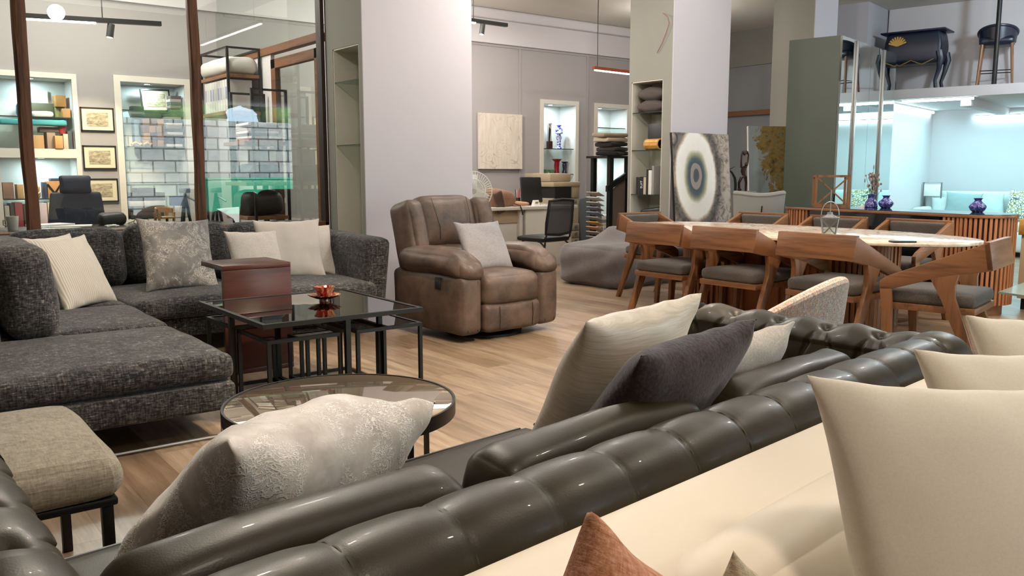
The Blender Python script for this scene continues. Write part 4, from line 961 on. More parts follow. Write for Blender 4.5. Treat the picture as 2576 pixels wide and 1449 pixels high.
link('slats', q, m['honey'], t, 0); link('rings', M().tube([(.06 * math.cos(2 * PI * k / 24), .10, .06 * math.sin(2 * PI * k / 24)) for k in range(24)], .006, 6, True).tube([(.06 * math.cos(2 * PI * k / 24), -.10, .06 * math.sin(2 * PI * k / 24)) for k in range(24)], .006, 6, True), m['lightwood'], t)
bks = [('1c1c1d', .20, .030, 'thin black book leaning at the left of the niche row'), ('232324', .20, .028, 'black book second in the niche row'), ('101112', .205, .05, 'thick black book with white spine lettering in the niche row'), ('b5aa98', .20, .04, 'tan book beside the lettered black book in the niche'), ('1a1a1a', .29, .03, 'tall dark book in the middle of the niche row'), ('dcd9d2', .28, .05, 'tall white book in the niche row'), ('8f8c8a', .33, .03, 'tallest grey book at the right of the niche row')]
yy = 7.15
for c, h, w, l in bks:
    yy -= w / 2 + .004
    t = thing('book', l, 'book', (7.40, yy, .949), 0, 'books in the pillar niche')
    link('cover', M().bb(-.08, .10, -w / 2, w / 2, 0, h, .002), plain('cover_' + c, c, .6), t, 0)
    if w == .05 and h < .25:
        q = M(); q.T = Matrix(((0, 0, -1, -.0815), (0, 1, 0, 0), (1, 0, 0, h * .56), (0, 0, 0, 1))); link('title', q.text('SUIT', .045, .0006), m['paper'], t, 0)
    yy -= w / 2
solo('folded_bag', M().soft((0, 0, .08), (.26, .34, .16), .05, n=8, fn=lambda p: (p.x, p.y, p.z * (1 - .6 * clampf((p.y + .17) / .34, 0, 1)) )), m['blackp'], 'black folded bag on the bottom of the pillar niche', 'bag', (7.48, 6.95, .66))
glass_shelf(7.305, 7.62, 6.745, 7.205, .655, 'under the black folded bag in the pillar niche', 'shelves in the filled pillar niche')
solo('loose_wire', M().tube([(7.28, 6.74, 2.95), (7.265, 6.66, 2.90), (7.27, 6.64, 2.83), (7.27, 6.68, 2.73), (7.275, 6.74, 2.63), (7.28, 6.82, 2.53)], .004, 6), plain('wire_red', '8a5a52', .5), 'loose red wire hanging from the pillar above the filled niche', 'wire', (0, 0, 0))
# ------------------------------------------------------------------ desk corner in front of the back wall
t = thing('flower_relief_panel', 'square cream panel with faint outlined flowers on the grey wall', 'painting', (7.586, 10.165, 1.653))
link('canvas', M().bb(-.392, .392, -.02, 0, -.398, .398), m['paint_flower'], t, 0); link('edge', M().bb(-.394, .394, 0, .02, -.4, .4), m['frame_white'], t, 0)
t = thing('office_desk', 'white panelled reception desk behind the brown recliner', 'desk', (6.85, 8.9, 0))
WD = plain('white_laminate', 'c9c3b8', .45, var=.02)
link('desktop', B(t).bb(5.9, 7.62, 8.50, 9.2, .735, .775, .003), WD, t)
link('drawer_front', B(t).bb(5.95, 6.69, 8.60, 8.64, .57, .735, .002), m['beige_plastic'], t)
link('front_panel', B(t).bb(5.95, 6.69, 8.62, 8.66, .02, .57, .002), WD, t); link('upright', B(t).bb(6.69, 6.74, 8.56, 8.66, .0, .735, .002), WD, t)
link('side_panel', B(t).bb(6.78, 7.56, 8.55, 8.60, .0, .735, .002), WD, t); link('end_panel', B(t).bb(7.53, 7.56, 8.6, 9.15, 0, .735), WD, t); link('end_panel', B(t).bb(5.92, 5.95, 8.6, 9.15, 0, .735), WD, t)
t = thing('mesh_chair', 'black mesh visitor chair with tube legs in front of the white desk', 'chair', (6.47, 7.80, 0), R(7))
link('seat', M().soft((0, .02, .43), (.45, .46, .06), .03, (0, 0, .012), 10), m['black'], t)
fr = [(-.21, -.22, .50), (-.215, -.235, .62), (-.20, -.27, .88), (0, -.285, .895), (.20, -.27, .88), (.215, -.235, .62), (.21, -.22, .50), (0, -.235, .485)]
link('back_frame', M().tube(fr, .018, 8, True), m['black'], t)
n = N('chair_mesh'); tr = n.nd('ShaderNodeBsdfTransparent'); mx = n.nd('ShaderNodeMixShader'); mx.inputs[0].default_value = .72; n.col('2c2c2d'); n.ln(tr.outputs[0], mx.inputs[1]); n.ln(n.p.outputs[0], mx.inputs[2]); n.ln(mx.outputs[0], n.out.inputs[0]); MESHM = n.m
link('back_mesh', M().soft((0, -.255, .69), (.40, .006, .39), .003, (0, .0, 0), 6, rx=R(7)), MESHM, t)
for sx in (-1, 1):
    link('back_post', M().tube([(sx * .20, -.225, .51), (sx * .205, -.22, .46), (sx * .21, -.17, .41), (sx * .21, -.10, .405)], .011, 8), m['black'], t)
    link('leg', M().tube([(sx * .21, -.12, .41), (sx * .22, -.20, .36), (sx * .24, -.30, 0)], .011, 8), m['black'], t)
    link('leg', M().tube([(sx * .21, .14, .41), (sx * .215, .19, .36), (sx * .225, .24, 0)], .011, 8), m['black'], t)
t = thing('copier', 'beige office copier with four round-handled paper drawers', 'copier', (8.11, 9.62, 0))
BP = m['beige_plastic']
link('body', B(t).bb(7.87, 8.36, 9.3, 9.95, .04, .84, .01), BP, t)
link('paper_bay', B(t).bb(7.89, 8.20, 9.285, 9.9, .84, 1.0), m['blackp'], t)
link('side_housing', B(t).bb(8.20, 8.36, 9.29, 9.95, .84, 1.06, .01), BP, t)
link('scanner', B(t).bb(7.86, 8.37, 9.28, 9.95, 1.0, 1.07, .012), BP, t)
link('lid', B(t).bb(7.86, 8.26, 9.36, 9.95, 1.07, 1.19, .02), BP, t)
for k in range(4):
    d = link('drawer', B(t).bb(7.95, 8.35, 9.275, 9.3, .06 + .105 * k, .155 + .105 * k, .004), BP, t)
    link('knob', B(t).cyl((8.28, 9.275, .108 + .105 * k), (8.28, 9.262, .108 + .105 * k), .026), m['grey_metal'], d)
link('dial', B(t).cyl((8.28, 9.30, .79), (8.28, 9.275, .79), .018), m['chrome'], t)
for k, (l, dx) in enumerate((('white sheet of paper on top of the copier lid', 0), ('sheet of paper hanging over the copier scanner edge', .28))):
    solo('paper_sheet', M().box((0, 0, .002), (.21, .29, .003), R(10 * k)), m['paper'], l, 'paper', (7.98 + dx * .5, 9.62, 1.19))
t = thing('computer_monitor', 'black monitor seen from behind on the white desk', 'monitor', (7.12, 8.86, .775), R(12))
link('screen', M().box((0, 0, .20), (.42, .03, .34), 0, .015, R(-6)), m['blackp'], t); link('stand', M().bb(-.03, .03, .01, .04, 0, .15).bb(-.12, .12, -.06, .1, 0, .012, .004), m['blackp'], t)
t = thing('desk_fan', 'white pedestal fan behind the recliner', 'fan', (5.42, 7.78, 0), R(-25))
q = M()
for k in range(44): a = 2 * PI * k / 44; q.tube([(.035 * math.cos(a), -.07, .035 * math.sin(a) + 1.0), (.13 * math.cos(a), -.085, .13 * math.sin(a) + 1.0), (.215 * math.cos(a), -.02, .215 * math.sin(a) + 1.0), (.13 * math.cos(a), .05, .13 * math.sin(a) + 1.0)], .0022, 4)
for r_, y in ((.215, -.02), (.13, -.085), (.13, .05)): q.tube([(r_ * math.cos(2 * PI * k / 40), y, 1 + r_ * math.sin(2 * PI * k / 40)) for k in range(40)], .005, 6, True)
link('cage', q, m['white_plastic'], t)
q = M()
for k in range(3): q.at(0, -.02, 1.0, 0, 0, R(120 * k)); q.soft((0, 0, .10), (.11, .008, .16), .004, n=6, rz=R(18))
link('blades', q, m['white_plastic'], t)
link('motor', M().soft((0, .10, 1.0), (.14, .18, .15), .06, n=10), m['white_plastic'], t); link('post', M().cyl((0, .10, .03), (0, .10, .95), .016), m['white_plastic'], t)
link('base', M().lathe([(0, 0), (.19, 0), (.19, .02), (.05, .05), (0, .05)], (0, .1, 0)), m['white_plastic'], t)
BR = fabric('tan_cloth', '6b4c3c', '93705a', 60, .3)
t = thing('cloth_bag', 'brown bag and folded tan cloth heaped on the corner of the white desk', 'bag', (6.55, 8.72, .775))
link('body', M().soft((-.05, 0, .09), (.36, .26, .18), .07, n=12, nz=.03, fn=lambda p: (p.x, p.y, p.z * (1.25 - 1.6 * p.x))), BR, t, 80)
link('flap', M().soft((-.18, -.17, .06), (.13, .04, .26), .018, n=8, ry=R(-18), nz=.012), plain('dark_brown_leather', '4a342b', .6), t)
link('strap', M().tube([(.05, -.16, .04), (.10, -.225, .015), (.12, -.24, -.05), (.13, -.235, -.10)], .008, 6), m['black'], t)
solo('tan_shoe_last', M().soft((0, 0, .03), (.24, .10, .05), .03, n=8, fn=lambda p: (p.x, p.y, p.z * (1 - .8 * p.x / .24))), plain('skin_tan', 'b98a64', .5), 'pale tan folded leather piece lying in front of the brown bag on the desk', 'leather piece', (6.74, 8.62, .775), (0, 0, R(-20)))
t = thing('pen_holder', 'pen holder with red and white pens on the white desk', 'pen holder', (6.92, 8.9, .775))
link('cup', M().lathe([(0, 0), (.035, 0), (.035, .10), (.031, .10), (.031, .01), (0, .01)]), m['blackp'], t)
for k, c in enumerate(('b5322c', 'd9d4cc', '3a3f8c', 'c98a3a', 'b5322c')):
    a = k * 1.3; link('pen', M().cyl((.015 * math.cos(a), .015 * math.sin(a), .02), (.028 * math.cos(a), .028 * math.sin(a), .19 + .008 * k), .005, seg=8), plain('pen_' + c + str(k), c, .4), t)
t = thing('card_stand', 'small white card stand on the front edge of the white desk', 'card stand', (7.00, 8.62, .775), R(8)); link('body', M().prism([(-.03, 0), (.03, 0), (.0, .075)], 'x', -.055, .055), m['paper'], t, 0); link('print', M().box((0, -.019, .036), (.06, .002, .04), rx=R(22)), plain('olive_print', '8f8555', .7), t, 0)
# niche contents, right side of the back wall
glass_shelf(8.43, 9.055, 10.21, 10.54, 1.565, 'holding the blue glass candlestick in the lit wall niche', 'shelves in the lit wall niche')
glass_shelf(8.43, 9.055, 10.21, 10.54, 1.175, 'under the red candlestick in the lit wall niche', 'shelves in the lit wall niche')
glass_shelf(9.547, 10.18, 10.21, 10.54, 1.917, 'above the horse head in the right wall niche', 'shelves in the right wall niche')
CB = N('cobalt_glass'); f_ = CB.noise(CB.co((1, 1, 1.4)), 26, 3); CB.col(CB.ramp(f_, [(.44, '1a1f9c'), (.56, 'd7dbe6')])).set(.1); CB = CB.m
solo('blue_candlestick', M().lathe([(0, 0), (.085, 0), (.075, .02), (.03, .035), (.024, .06), (.034, .075), (.03, .11), (.045, .19), (.03, .21), (.022, .225), (.062, .24), (.058, .30), (.03, .335), (.025, .35), (.045, .365), (.03, .37), (0, .36)]), CB, 'tall cobalt and white glass candlestick in the lit wall niche', 'candlestick', (8.88, 10.36, 1.569))
tw = lambda a, z: 1 + .10 * math.sin(5 * a + z * 60)
solo('red_candlestick', M().lathe([(0, 0), (.045, 0), (.042, .03), (.036, .06), (.040, .13), (.038, .19), (.07, .225), (.074, .235), (.05, .23), (0, .21)], seg=30, fn=tw), plain('ruby_glass', '8f1320', .15), 'twisted ruby red candlestick below the blue one', 'candlestick', (8.84, 10.36, 1.179))
solo('dark_candlestick', M().lathe([(0, 0), (.045, 0), (.036, .03), (.028, .08), (.036, .14), (.03, .17), (.05, .185), (.05, .195), (0, .19)], seg=30, fn=tw), plain('dark_violet', '231f35', .2), 'short dark twisted candlestick next to the red one', 'candlestick', (8.985, 10.34, 1.179))
for k, (x, c) in enumerate(((8.60, 'pale green glass leaf dish left in the lower lit niche'), (8.71, 'pale green glass flower dish beside the red candlestick'))):
    solo('glass_dish', M().lathe([(0, 0), (.02, 0), (.055, .07), (.05, .072), (.018, .012), (0, .01)], seg=30, fn=lambda a, z: 1 + .15 * math.cos(5 * a) * clampf(z / .05, 0, 1)), plain('green_glass%d' % k, '86a37a', .2), c, 'dish', (x, 10.34, 1.179), (0, 0, k * .5))
t = thing('tall_sculpture', 'narrow pointed abstract sculpture beside the blue candlestick', 'sculpture', (8.735, 10.42, 1.569))
link('blade', M().prism([(-.035, .10), (.035, .10), (.03, .36), (-.035, .56)], 'y', -.012, .012, .004), m['shelf_lining'], t); link('base', M().bb(-.035, .04, -.03, .03, 0, .12), m['mahogany'], t)
link('inlay', M().prism([(-.03, .12), (-.005, .12), (.015, .30), (-.02, .34)], 'y', -.016, -.012), m['black'], t); link('ball', M().sphere((-.0, -.02, .40), .03, 12), m['paper'], t)
solo('dark_vase', M().lathe([(0, 0), (.05, 0), (.06, .15), (.03, .24), (0, .25)]), m['blackp'], 'dark vase mostly hidden at the left edge of the lit niche', 'vase', (8.47, 10.34, 1.569))
t = thing('horse_head', 'black horse head ornament in the right wall niche', 'ornament', (9.60, 10.34, 1.575), R(-25))
link('head', M().tube([(-.02, 0, 0), (-.02, 0, .10), (0, 0, .18), (.04, 0, .21), (.10, 0, .13), (.14, 0, .08)], [.05, .05, .055, .055, .042, .036], 12).sphere((.14, 0, .08), (.035, .03, .035), 10), m['blackp'], t)
q = M()
for sy in (-1, 1): q.cyl((.0, sy * .025, .23), (-.005, sy * .03, .30), .016, .002, 8)
link('ears', q, m['blackp'], t)
# rack of samples at the right of the wall
t = thing('sample_rack', 'black sample rack with hanging fabric hangers next to the second pillar', 'rack', (8.42, 8.75, 0))
link('frame', B(t).bb(8.27, 8.33, 8.57, 8.63, 0, 1.42).bb(8.60, 8.66, 8.57, 8.63, 0, 1.42).bb(8.27, 8.33, 8.9, 8.96, 0, 1.42).bb(8.60, 8.66, 8.9, 8.96, 0, 1.42).bb(8.20, 8.70, 8.55, 8.98, 1.40, 1.43).bb(8.27, 8.66, 8.57, 8.63, .02, .06), m['black'], t, 0)
link('rod', B(t).cyl((8.54, 8.5, 0), (8.60, 8.5, 2.0), .010), m['black'], t)
link('sample_board', B(t).prism([(8.335, .95), (8.60, 1.15), (8.62, .02), (8.36, .02)], 'y', 8.60, 8.615), plain('board_taupe', '6f645a', .8), t); link('sample_band', B(t).prism([(8.22, 1.02), (8.62, 1.22), (8.62, 1.14), (8.22, .94)], 'y', 8.56, 8.60), m['black'], t)
cs_ = ['c9c4bb', 'bdb6ab', '9b9aa0', 'bfa98f', 'cf9f84', 'c7a25a', 'a2a3ab', '9497a0', '8f939c', 'b9b4ab', 'd6d2ca', 'ab9f90']
for k, c in enumerate(cs_):
    solo('fabric_swatch', M().box((0, 0, 0), (.13, .24, .012), 0, .003, 0, R(24)), fabric('swatch_%d' % k, c, c, 90, .2), 'fabric swatch board, number %d counted upward in the column on the black rack' % (k + 1), 'swatch', (8.17, 8.75, .16 + .068 * k), None, 'fabric swatch boards on the black rack')
q = ['8d7f6c', 'b5a58e', '2a2726', '3b3431', '1d1c1c']
for k, c in enumerate(q):
    solo('folded_garment', M().soft((0, 0, .03), (.40 - .03 * k % .1, .34, .062), .028, n=8, nz=.012, seed=k), fabric('garment_%d' % k, c, c, 70, .3), 'folded fabric, %s from the bottom of the pile on the black rack' % ['first', 'second', 'third', 'fourth', 'topmost, fifth'][k], 'folded fabric', (8.44 + .015 * k, 8.76, 1.432 + .064 * (4 - k) if k < 5 else 0), (0, 0, R(8 * k - 15)), 'folded fabrics on the black rack')
for o in [o for o in COL.objects if o.name.startswith('folded_garment')]:
    n_ = round((o.location.z - 1.432) / .064); o['label'] = 'folded fabric, %s from the bottom of the pile on the black rack' % ['first', 'second', 'third', 'fourth', 'fifth and topmost'][n_]
t = thing('round_mirror', 'round floor mirror leaning by the wall right of the copier', 'mirror', (8.90, 10.06, .47), 0); t.rotation_euler = (R(-8), 0, R(25))
link('glass', M().cyl((0, -.012, 0), (0, 0, 0), .46, seg=64), m['mirror'], t); link('frame', M().tube([(.46 * math.cos(2 * PI * k / 64), 0, .46 * math.sin(2 * PI * k / 64)) for k in range(64)], .010, 6, True), m['grey_metal'], t)
solo('slate_panel', M().prism([(-.28, 0), (.28, 0), (.28, .62), (.1, .72), (-.2, .70), (-.28, .6)], 'y', -.03, .03, .01), fabric('slate_felt', '5c6468', '70787b', 90, .2), 'slate grey upholstered panel in front of the round mirror', 'panel', (8.86, 9.55, .12), (R(-8), 0, R(10)))
t = thing('wire_stand', 'white wire plant stand in front of the slate panel', 'stand', (8.62, 9.0, 0))
q = M()
for z, r_ in ((.42, .16), (.46, .17), (.30, .10)): q.tube([(r_ * math.cos(2 * PI * k / 24), r_ * math.sin(2 * PI * k / 24), z) for k in range(24)], .005, 6, True)
for k in range(6): a = 2 * PI * k / 6; q.tube([(.14 * math.cos(a), .14 * math.sin(a), 0), (.09 * math.cos(a), .09 * math.sin(a), .25), (.17 * math.cos(a), .17 * math.sin(a), .46)], .004, 6)
link('frame', q, m['white_plastic'], t)
# ------------------------------------------------------------------ inside the office
t = thing('front_desk', 'dark topped office desk along the glass partition', 'desk', (1.3, 7.85, 0))
link('desktop', B(t).bb(.2, 2.75, 7.46, 8.30, .715, .745, .003), plain('dark_desk', '38332f', .25), t)
for x in (.3, 2.6): link('leg', B(t).bb(x, x + .05, 7.5, 8.25, 0, .715), m['black'], t)
t = thing('mug', 'white mug on the office desk by the left timber post', 'mug', (1.0, 7.88, .745), R(150)); link('cup', M().lathe([(0, 0), (.036, 0), (.046, .11), (.042, .11), (.033, .008), (0, .008)]), m['white_plastic'], t); link('handle', M().tube([(.04, 0, .085), (.07, 0, .075), (.07, 0, .04), (.036, 0, .03)], .006, 6), m['white_plastic'], t)
for k, (x, y, a, l) in enumerate(((1.30, 7.78, 8, 'lowest loose white sheets spread on the office desk'), (1.42, 7.84, -14, 'upper white sheets spread on the office desk'), (1.28, 7.95, 25, 'white folded sheet lying at the back of the office desk'))):
    solo('paper_stack', M().box((0, 0, .006), (.30, .21, .010), R(a)), m['paper'], l, 'paper', (x, y, .745 + .012 * k), None, 'papers on the office desk')
solo('dark_pouch', M().soft((0, 0, .05), (.22, .14, .11), .045, n=10, nz=.02), m['blackp'], 'black crumpled pouch on the office desk', 'pouch', (1.80, 8.12, .745))
solo('earphones_cable', M().tube([(1.72 + .05 * math.sin(k * 1.1), 7.86 + .04 * math.cos(k * .8) - .004 * k, .750 + .006 * (k % 3)) for k in range(26)], .004, 5), m['white_plastic'], 'tangled white cable on the office desk', 'cable')
solo('spectacles', M().tube([(1.95 + .03 * math.cos(2 * PI * k / 16), 7.9, .775 + .024 * math.sin(2 * PI * k / 16)) for k in range(16)], .003, 5, True).tube([(2.02 + .03 * math.cos(2 * PI * k / 16), 7.9, .775 + .024 * math.sin(2 * PI * k / 16)) for k in range(16)], .003, 5, True).tube([(1.92, 7.9, .78), (1.90, 8.02, .76)], .003, 5), m['black'], 'pair of dark spectacles on the office desk', 'spectacles')
solo('tape_roll', M().at(0, 0, 0).lathe([(.025, 0), (.045, 0), (.045, .03), (.025, .03), (.025, 0)]), plain('blue_tape', '2d5f9c', .4), 'blue tape roll on the office desk', 'tape', (2.08, 7.95, .745))
t = thing('model_chair', 'little light wood model chair with curved back standing on the office desk', 'model chair', (2.22, 8.05, .745), R(200))
LW = m['lightwood']
def mb_(u, v):
    a = R(-100 + 200 * u); return ((.085) * math.sin(a), -.07 * math.cos(a), .09 + .045 * v + .01 * math.cos(a))
q = M(); q.grid(mb_, 20, 3); q.grid(lambda u, v: (mb_(u, v)[0] * .84, mb_(u, v)[1] * .84, mb_(u, v)[2]), 20, 3); q.tube([(mb_(i / 20, 1)[0] * .92, mb_(i / 20, 1)[1] * .92, mb_(i / 20, 1)[2]) for i in range(21)], .007, 6); link('backrest', q, LW, t)
for x, y in ((-.06, -.05), (.06, -.05), (-.075, .03), (.075, .03)): link('leg', M().cyl((x, y, 0), (x, y, .10), .011, .016, 10), LW, t)
link('seat', M().soft((0, -.0, .055), (.13, .12, .02), .008, n=6), LW, t)
NVY = plain('navy_mesh', '252b3f', .6)
t = thing('office_chair', 'navy high-backed mesh office chair behind the office desk', 'office chair', (1.70, 8.72, 0), R(190))
link('backrest', M().soft((0, -.20, .83), (.50, .05, .38), .025, n=12, fn=lambda p: (p.x * (1 + .10 * -p.z / .19), p.y + .15 * p.x * p.x, p.z)), NVY, t)
link('headrest', M().soft((0, -.20, 1.09), (.30, .05, .17), .035, n=10, fn=lambda p: (p.x * (1 - .1 * math.cos(p.z * 18)), p.y, p.z)), NVY, t)
link('seat', M().soft((0, .05, .48), (.50, .48, .08), .035, n=8), NVY, t); link('column', M().cyl((0, 0, .08), (0, 0, .45), .03), m['black'], t)
q = M()
for k in range(5): a = 2 * PI * k / 5; q.bar((0, 0, .08), (.29 * math.cos(a), .29 * math.sin(a), .06), .04, .03); q.sphere((.29 * math.cos(a), .29 * math.sin(a), .028), .028, 10)
link('star_base', q, m['black'], t)
# framed etchings between the niches
def etching(loc, w, h, label, rot=(0, 0, 0), grp=None):
    t = thing('framed_print', label, 'framed print', loc, 0, grp); t.rotation_euler = rot
    q = M(); q.bb(-w / 2, w / 2, -.012, .012, -h / 2, -h / 2 + .014).bb(-w / 2, w / 2, -.012, .012, h / 2 - .014, h / 2).bb(-w / 2, -w / 2 + .014, -.012, .012, -h / 2, h / 2).bb(w / 2 - .014, w / 2, -.012, .012, -h / 2, h / 2)
    link('frame', q, m['black'], t, 0); link('mount', M().bb(-w / 2 + .012, w / 2 - .012, -.004, .01, -h / 2 + .012, h / 2 - .012), plain('cream_mount', 'dbcfb5', .7), t, 0)
    link('print', M().bb(-w / 2 + .06, w / 2 - .06, -.007, -.004, -h / 2 + .055, h / 2 - .055), m['etching'], t, 0)
for z, l in ((1.77, 'framed etching hung topmost of the three between the office niches'), (1.365, 'framed etching hung in the middle of the three between the office niches'), (1.01, 'framed etching hung lowest of the three, beside the navy chair')):
    etching((2.166, 10.186, z), .335, .255, l, (0, 0, 0), 'framed etchings between the niches')
etching((2.84, 10.40, 2.02), .32, .25, 'framed etching leaning inside the right office niche behind the book stack', (R(-6), R(-2), 0))
def shelf(x0, x1, z, where): glass_shelf(x0, x1, 10.21, 10.54, z, where, 'office niche shelves')
shelf(1.23, 1.925, 1.775, 'across the upper left office niche'); shelf(1.23, 1.925, .925, 'across the lower left office niche')
shelf(2.428, 3.09, 1.885, 'under the leaning etching in the right office niche'); shelf(2.428, 3.09, 1.487, 'under the book stack in the right office niche'); shelf(2.428, 3.09, 1.09, 'lowest in the right office niche')
random.seed(11)
def carton(x, z, w, d, h, c, label, name='cardboard_box', cat='box', y=10.37, rz=0, grp='boxes in the office niches'):
    return solo(name, M().box((0, 0, h / 2), (w, d, h), rz, .003), plain('carton_%s_%d' % (c, len(bpy.data.materials)), c, .7, var=.08, vs=14), label, cat, (x, y, z), None, grp)
U = 1.779
carton(1.885, U, .075, .2, .10, 'a87f52', 'small orange-brown box at the right end of the upper niche shelf'); carton(1.85, U + .12 + .001, .10, .18, .12, 'a97f45', 'brown lidded box high at the right of the upper niche', y=10.43)
carton(1.85, U, .09, .12, .12, '8c8a52', 'green patterned box under the brown lidded box', y=10.47)
carton(1.68, U, .24, .03, .16, '5c5b45', 'dark green picture board at the back of the upper niche', 'picture_board', 'board', 10.49)
carton(1.66, U, .20, .02, .30, 'd6d2c8', 'white board at the very back of the upper niche', 'picture_board', 'board', 10.53)
o = carton(1.50, U + .0, .08, .012, .11, 'd9b7bd', 'pale pink drawing propped at the front of the upper niche', 'drawing_card', 'card', 10.27); 
solo('rag_toy', M().soft((0, 0, .03), (.20, .09, .06), .028, n=8, nz=.02), m['paper'], 'white dotted cloth heap on the upper niche shelf', 'cloth', (1.66, 10.27, U))
solo('teal_cloth', M().soft((0, 0, .035), (.62, .2, .06), .02, n=8, nz=.008), plain('teal_fabric', '4fa3a8', .9), 'folded teal cloth lying along the upper niche shelf', 'cloth', (1.56, 10.30, 1.69))
solo('teal_bottle', M().lathe([(0, 0), (.05, 0), (.07, .04), (.065, .12), (.03, .18), (.02, .22), (.025, .23), (0, .23)]), plain('teal_glaze', '1f6f80', .2), 'teal jar near the left timber post in the upper niche', 'jar', (1.50, 10.42, U))
for k, (x, w, h, c, l) in enumerate(((1.585, .13, .14, 'b28a5e', 'tan box with a dark strap low in the upper left niche'), (1.72, .08, .17, '9a8272', 'mauve brown box in the middle below the teal cloth'), (1.775, .075, .135, 'c1935c', 'orange tan box in front of the mauve one'), (1.86, .05, .16, 'c4b8a2', 'cream upright box low at the right of the upper niche'), (1.90, .045, .19, '4b5058', 'dark slim box at the right end below the teal cloth'))):
    carton(x, 1.452, w, .2, h, c, l, y=10.36 - .02 * (k == 2) * 5)
carton(1.72, 1.625, .20, .16, .055, '6b5f58', 'flat dark box lying across the boxes below the teal cloth')
solo('red_cup', M().lathe([(0, 0), (.03, 0), (.04, .08), (0, .08)]), plain('red_plastic', 'a83a40', .4), 'red cup tucked right below the teal cloth', 'cup', (1.835, 10.3, 1.612))
for k, (x, w, h, c, l) in enumerate(((1.29, .10, .17, '8c6a58', 'dark brown bag box at the left of the lower niche shelf'), (1.40, .06, .15, 'c29a68', 'light tan box second on the lower niche shelf'), (1.72, .13, .18, 'c08a58', 'kraft box with a dark ribbon on the lower niche shelf'), (1.635, .03, .17, '2f3b52', 'navy slim box beside the ribboned kraft box'), (1.87, .11, .13, '8b7b6c', 'grey brown box at the right of the lower niche shelf'))):
    o = carton(x, .93, w, .18, h, c, l)
    if k == 2: link('ribbon', M().bar((-.066, -.094, .15), (0, -.094, .05), .02, .004, (0, 1, 0)).bar((.066, -.094, .15), (0, -.094, .05), .02, .004, (0, 1, 0)), m['black'], o, 0)
carton(1.86, 1.061, .12, .18, .05, 'c9a06e', 'flat kraft box on top of the grey brown box'); carton(1.86, 1.112, .12, .18, .05, 'cfae80', 'second flat kraft box on the top of the lower niche pile')
carton(1.755, 1.111, .12, .14, .03, '2d3d4d', 'navy folder lying on the ribboned kraft box', 'folder', 'folder')
t = thing('gift_bag', 'small tan bag with a white looped handle on the lower niche shelf', 'bag', (1.52, 10.33, .93)); link('body', M().soft((0, 0, .07), (.14, .10, .14), .03, n=8), plain('tan_bag', 'a98259', .7), t); link('handle', M().tube([(-.05, -.052, .12), (-.03, -.06, .04), (.02, -.06, .03), (.06, -.055, .07), (.065, -.052, .12)], .006, 6), m['paper'], t)
xx = 1.235
for k, (w, h, c, l) in enumerate(((.045, .40, 'a29a8c', 'grey beige lever file at the left end of the low niche row'), (.04, .42, '232325', 'black lever file second in the low niche row'), (.075, .43, '8c3a3c', 'wide red lever file in the low niche row'), (.05, .41, '3d2b24', 'brown file partly behind the timber post'), (.045, .39, 'c9a458', 'yellow file right of the timber post'), (.04, .42, 'd8d4ca', 'white file with black zigzag edge in the low niche row'), (.075, .42, 'c6b2b8', 'pale pink lever file in the low niche row'), (.045, .43, 'c9bb9b', 'cream lever file next to the pink one'), (.05, .40, 'bfae98', 'beige file with a black finger hole'), (.06, .43, 'b9a586', 'tan file hidden partly by the navy chair'), (.05, .41, 'cfc6b4', 'pale file at the right end of the low niche row'))):
    o = carton(xx + w / 2, .46, w - .004, .24, h, c, l, 'lever_file', 'file', 10.35, 0, 'lever files in the low office niche'); xx += w + .004
    if k == 5: link('zigzag', M().tube([(.006 * (-1) ** j, -.121, .03 + .02 * j) for j in range(19)], .005, 5), m['black'], o, 0)
    if k == 8: link('finger_hole', M().cyl((0, -.119, .10), (0, -.122, .10), .012), m['black'], o)
# right office niche
z = 1.891
carton(2.62, z, .12, .16, .05, '1c1c1e', 'black leather pouch left of the leaning etching', 'pouch', 'pouch'); 
bc = ['2a2420', '6d645c', '3b3a3c', '8d877f', '4a3c33']
for k, c in enumerate(bc): carton(3.02 - .006 * (k % 2), z + .036 * k, .12, .18, .034, c, 'book lying %s from the bottom of the short stack right of the etching' % ['first', 'second', 'third', 'fourth', 'fifth'][k], 'stacked_book', 'book', 10.33, 0, 'books stacked on the niche shelf')
for k in range(11): carton(2.985 + .008 * (k % 3), 1.493 + .034 * k, .17, .2, .032, ['d2cec6', '2b2523', '1d2a38', '3d3835', 'bcb6ab', '241f1e', '6c5f55', 'cfcac2', '2e2a29', '8a8178', '332c28'][k], 'book lying %s from the bottom of the tall stack in the right office niche' % ['first', 'second', 'third', 'fourth', 'fifth', 'sixth', 'seventh', 'eighth', 'ninth', 'tenth', 'eleventh'][k], 'stacked_book', 'book', 10.34, R(3 * (k % 3) - 3), 'books in the tall niche stack')
wc = ['8f6a45', '6d4a36', 'a47a4e', '50413c', '7d553b', '9c7350']
for r_ in range(4):
    for c_ in range(3): carton(2.68 + .075 * c_ + .01 * (r_ % 2), 1.493 + .078 * r_ + .0, .07, .12, .074, wc[(r_ * 2 + c_) % 6], 'wood sample block, row %s and %s from the left in the block heap' % (['one', 'two', 'three', 'four'][r_], ['first', 'second', 'third'][c_]), 'wood_block', 'wood block', 10.32, R(4 * ((r_ + c_) % 3) - 4), 'wood blocks in the right office niche')
carton(2.60, 1.493, .06, .12, .30, '7a8f98', 'pale blue board beside the wood block heap', 'sample_board', 'board'); carton(2.56, 1.66 + .17, .0501, .10, .045, '9c3a34', 'small red box', 'red_box', 'box') if False else None
for k in range(2): solo('curved_wood_piece', M().tube([(-.05, 0, .02), (0, 0, .045), (.04, 0, .02), (.06, 0, .035)], .014, 8), m['lightwood'], ['curved light wood piece at the left of the wood blocks', 'curved light wood piece in front of the wood blocks'][k], 'wood piece', (2.56 + .12 * k, 10.24, 1.491), (0, 0, .4 * k))
z = .69
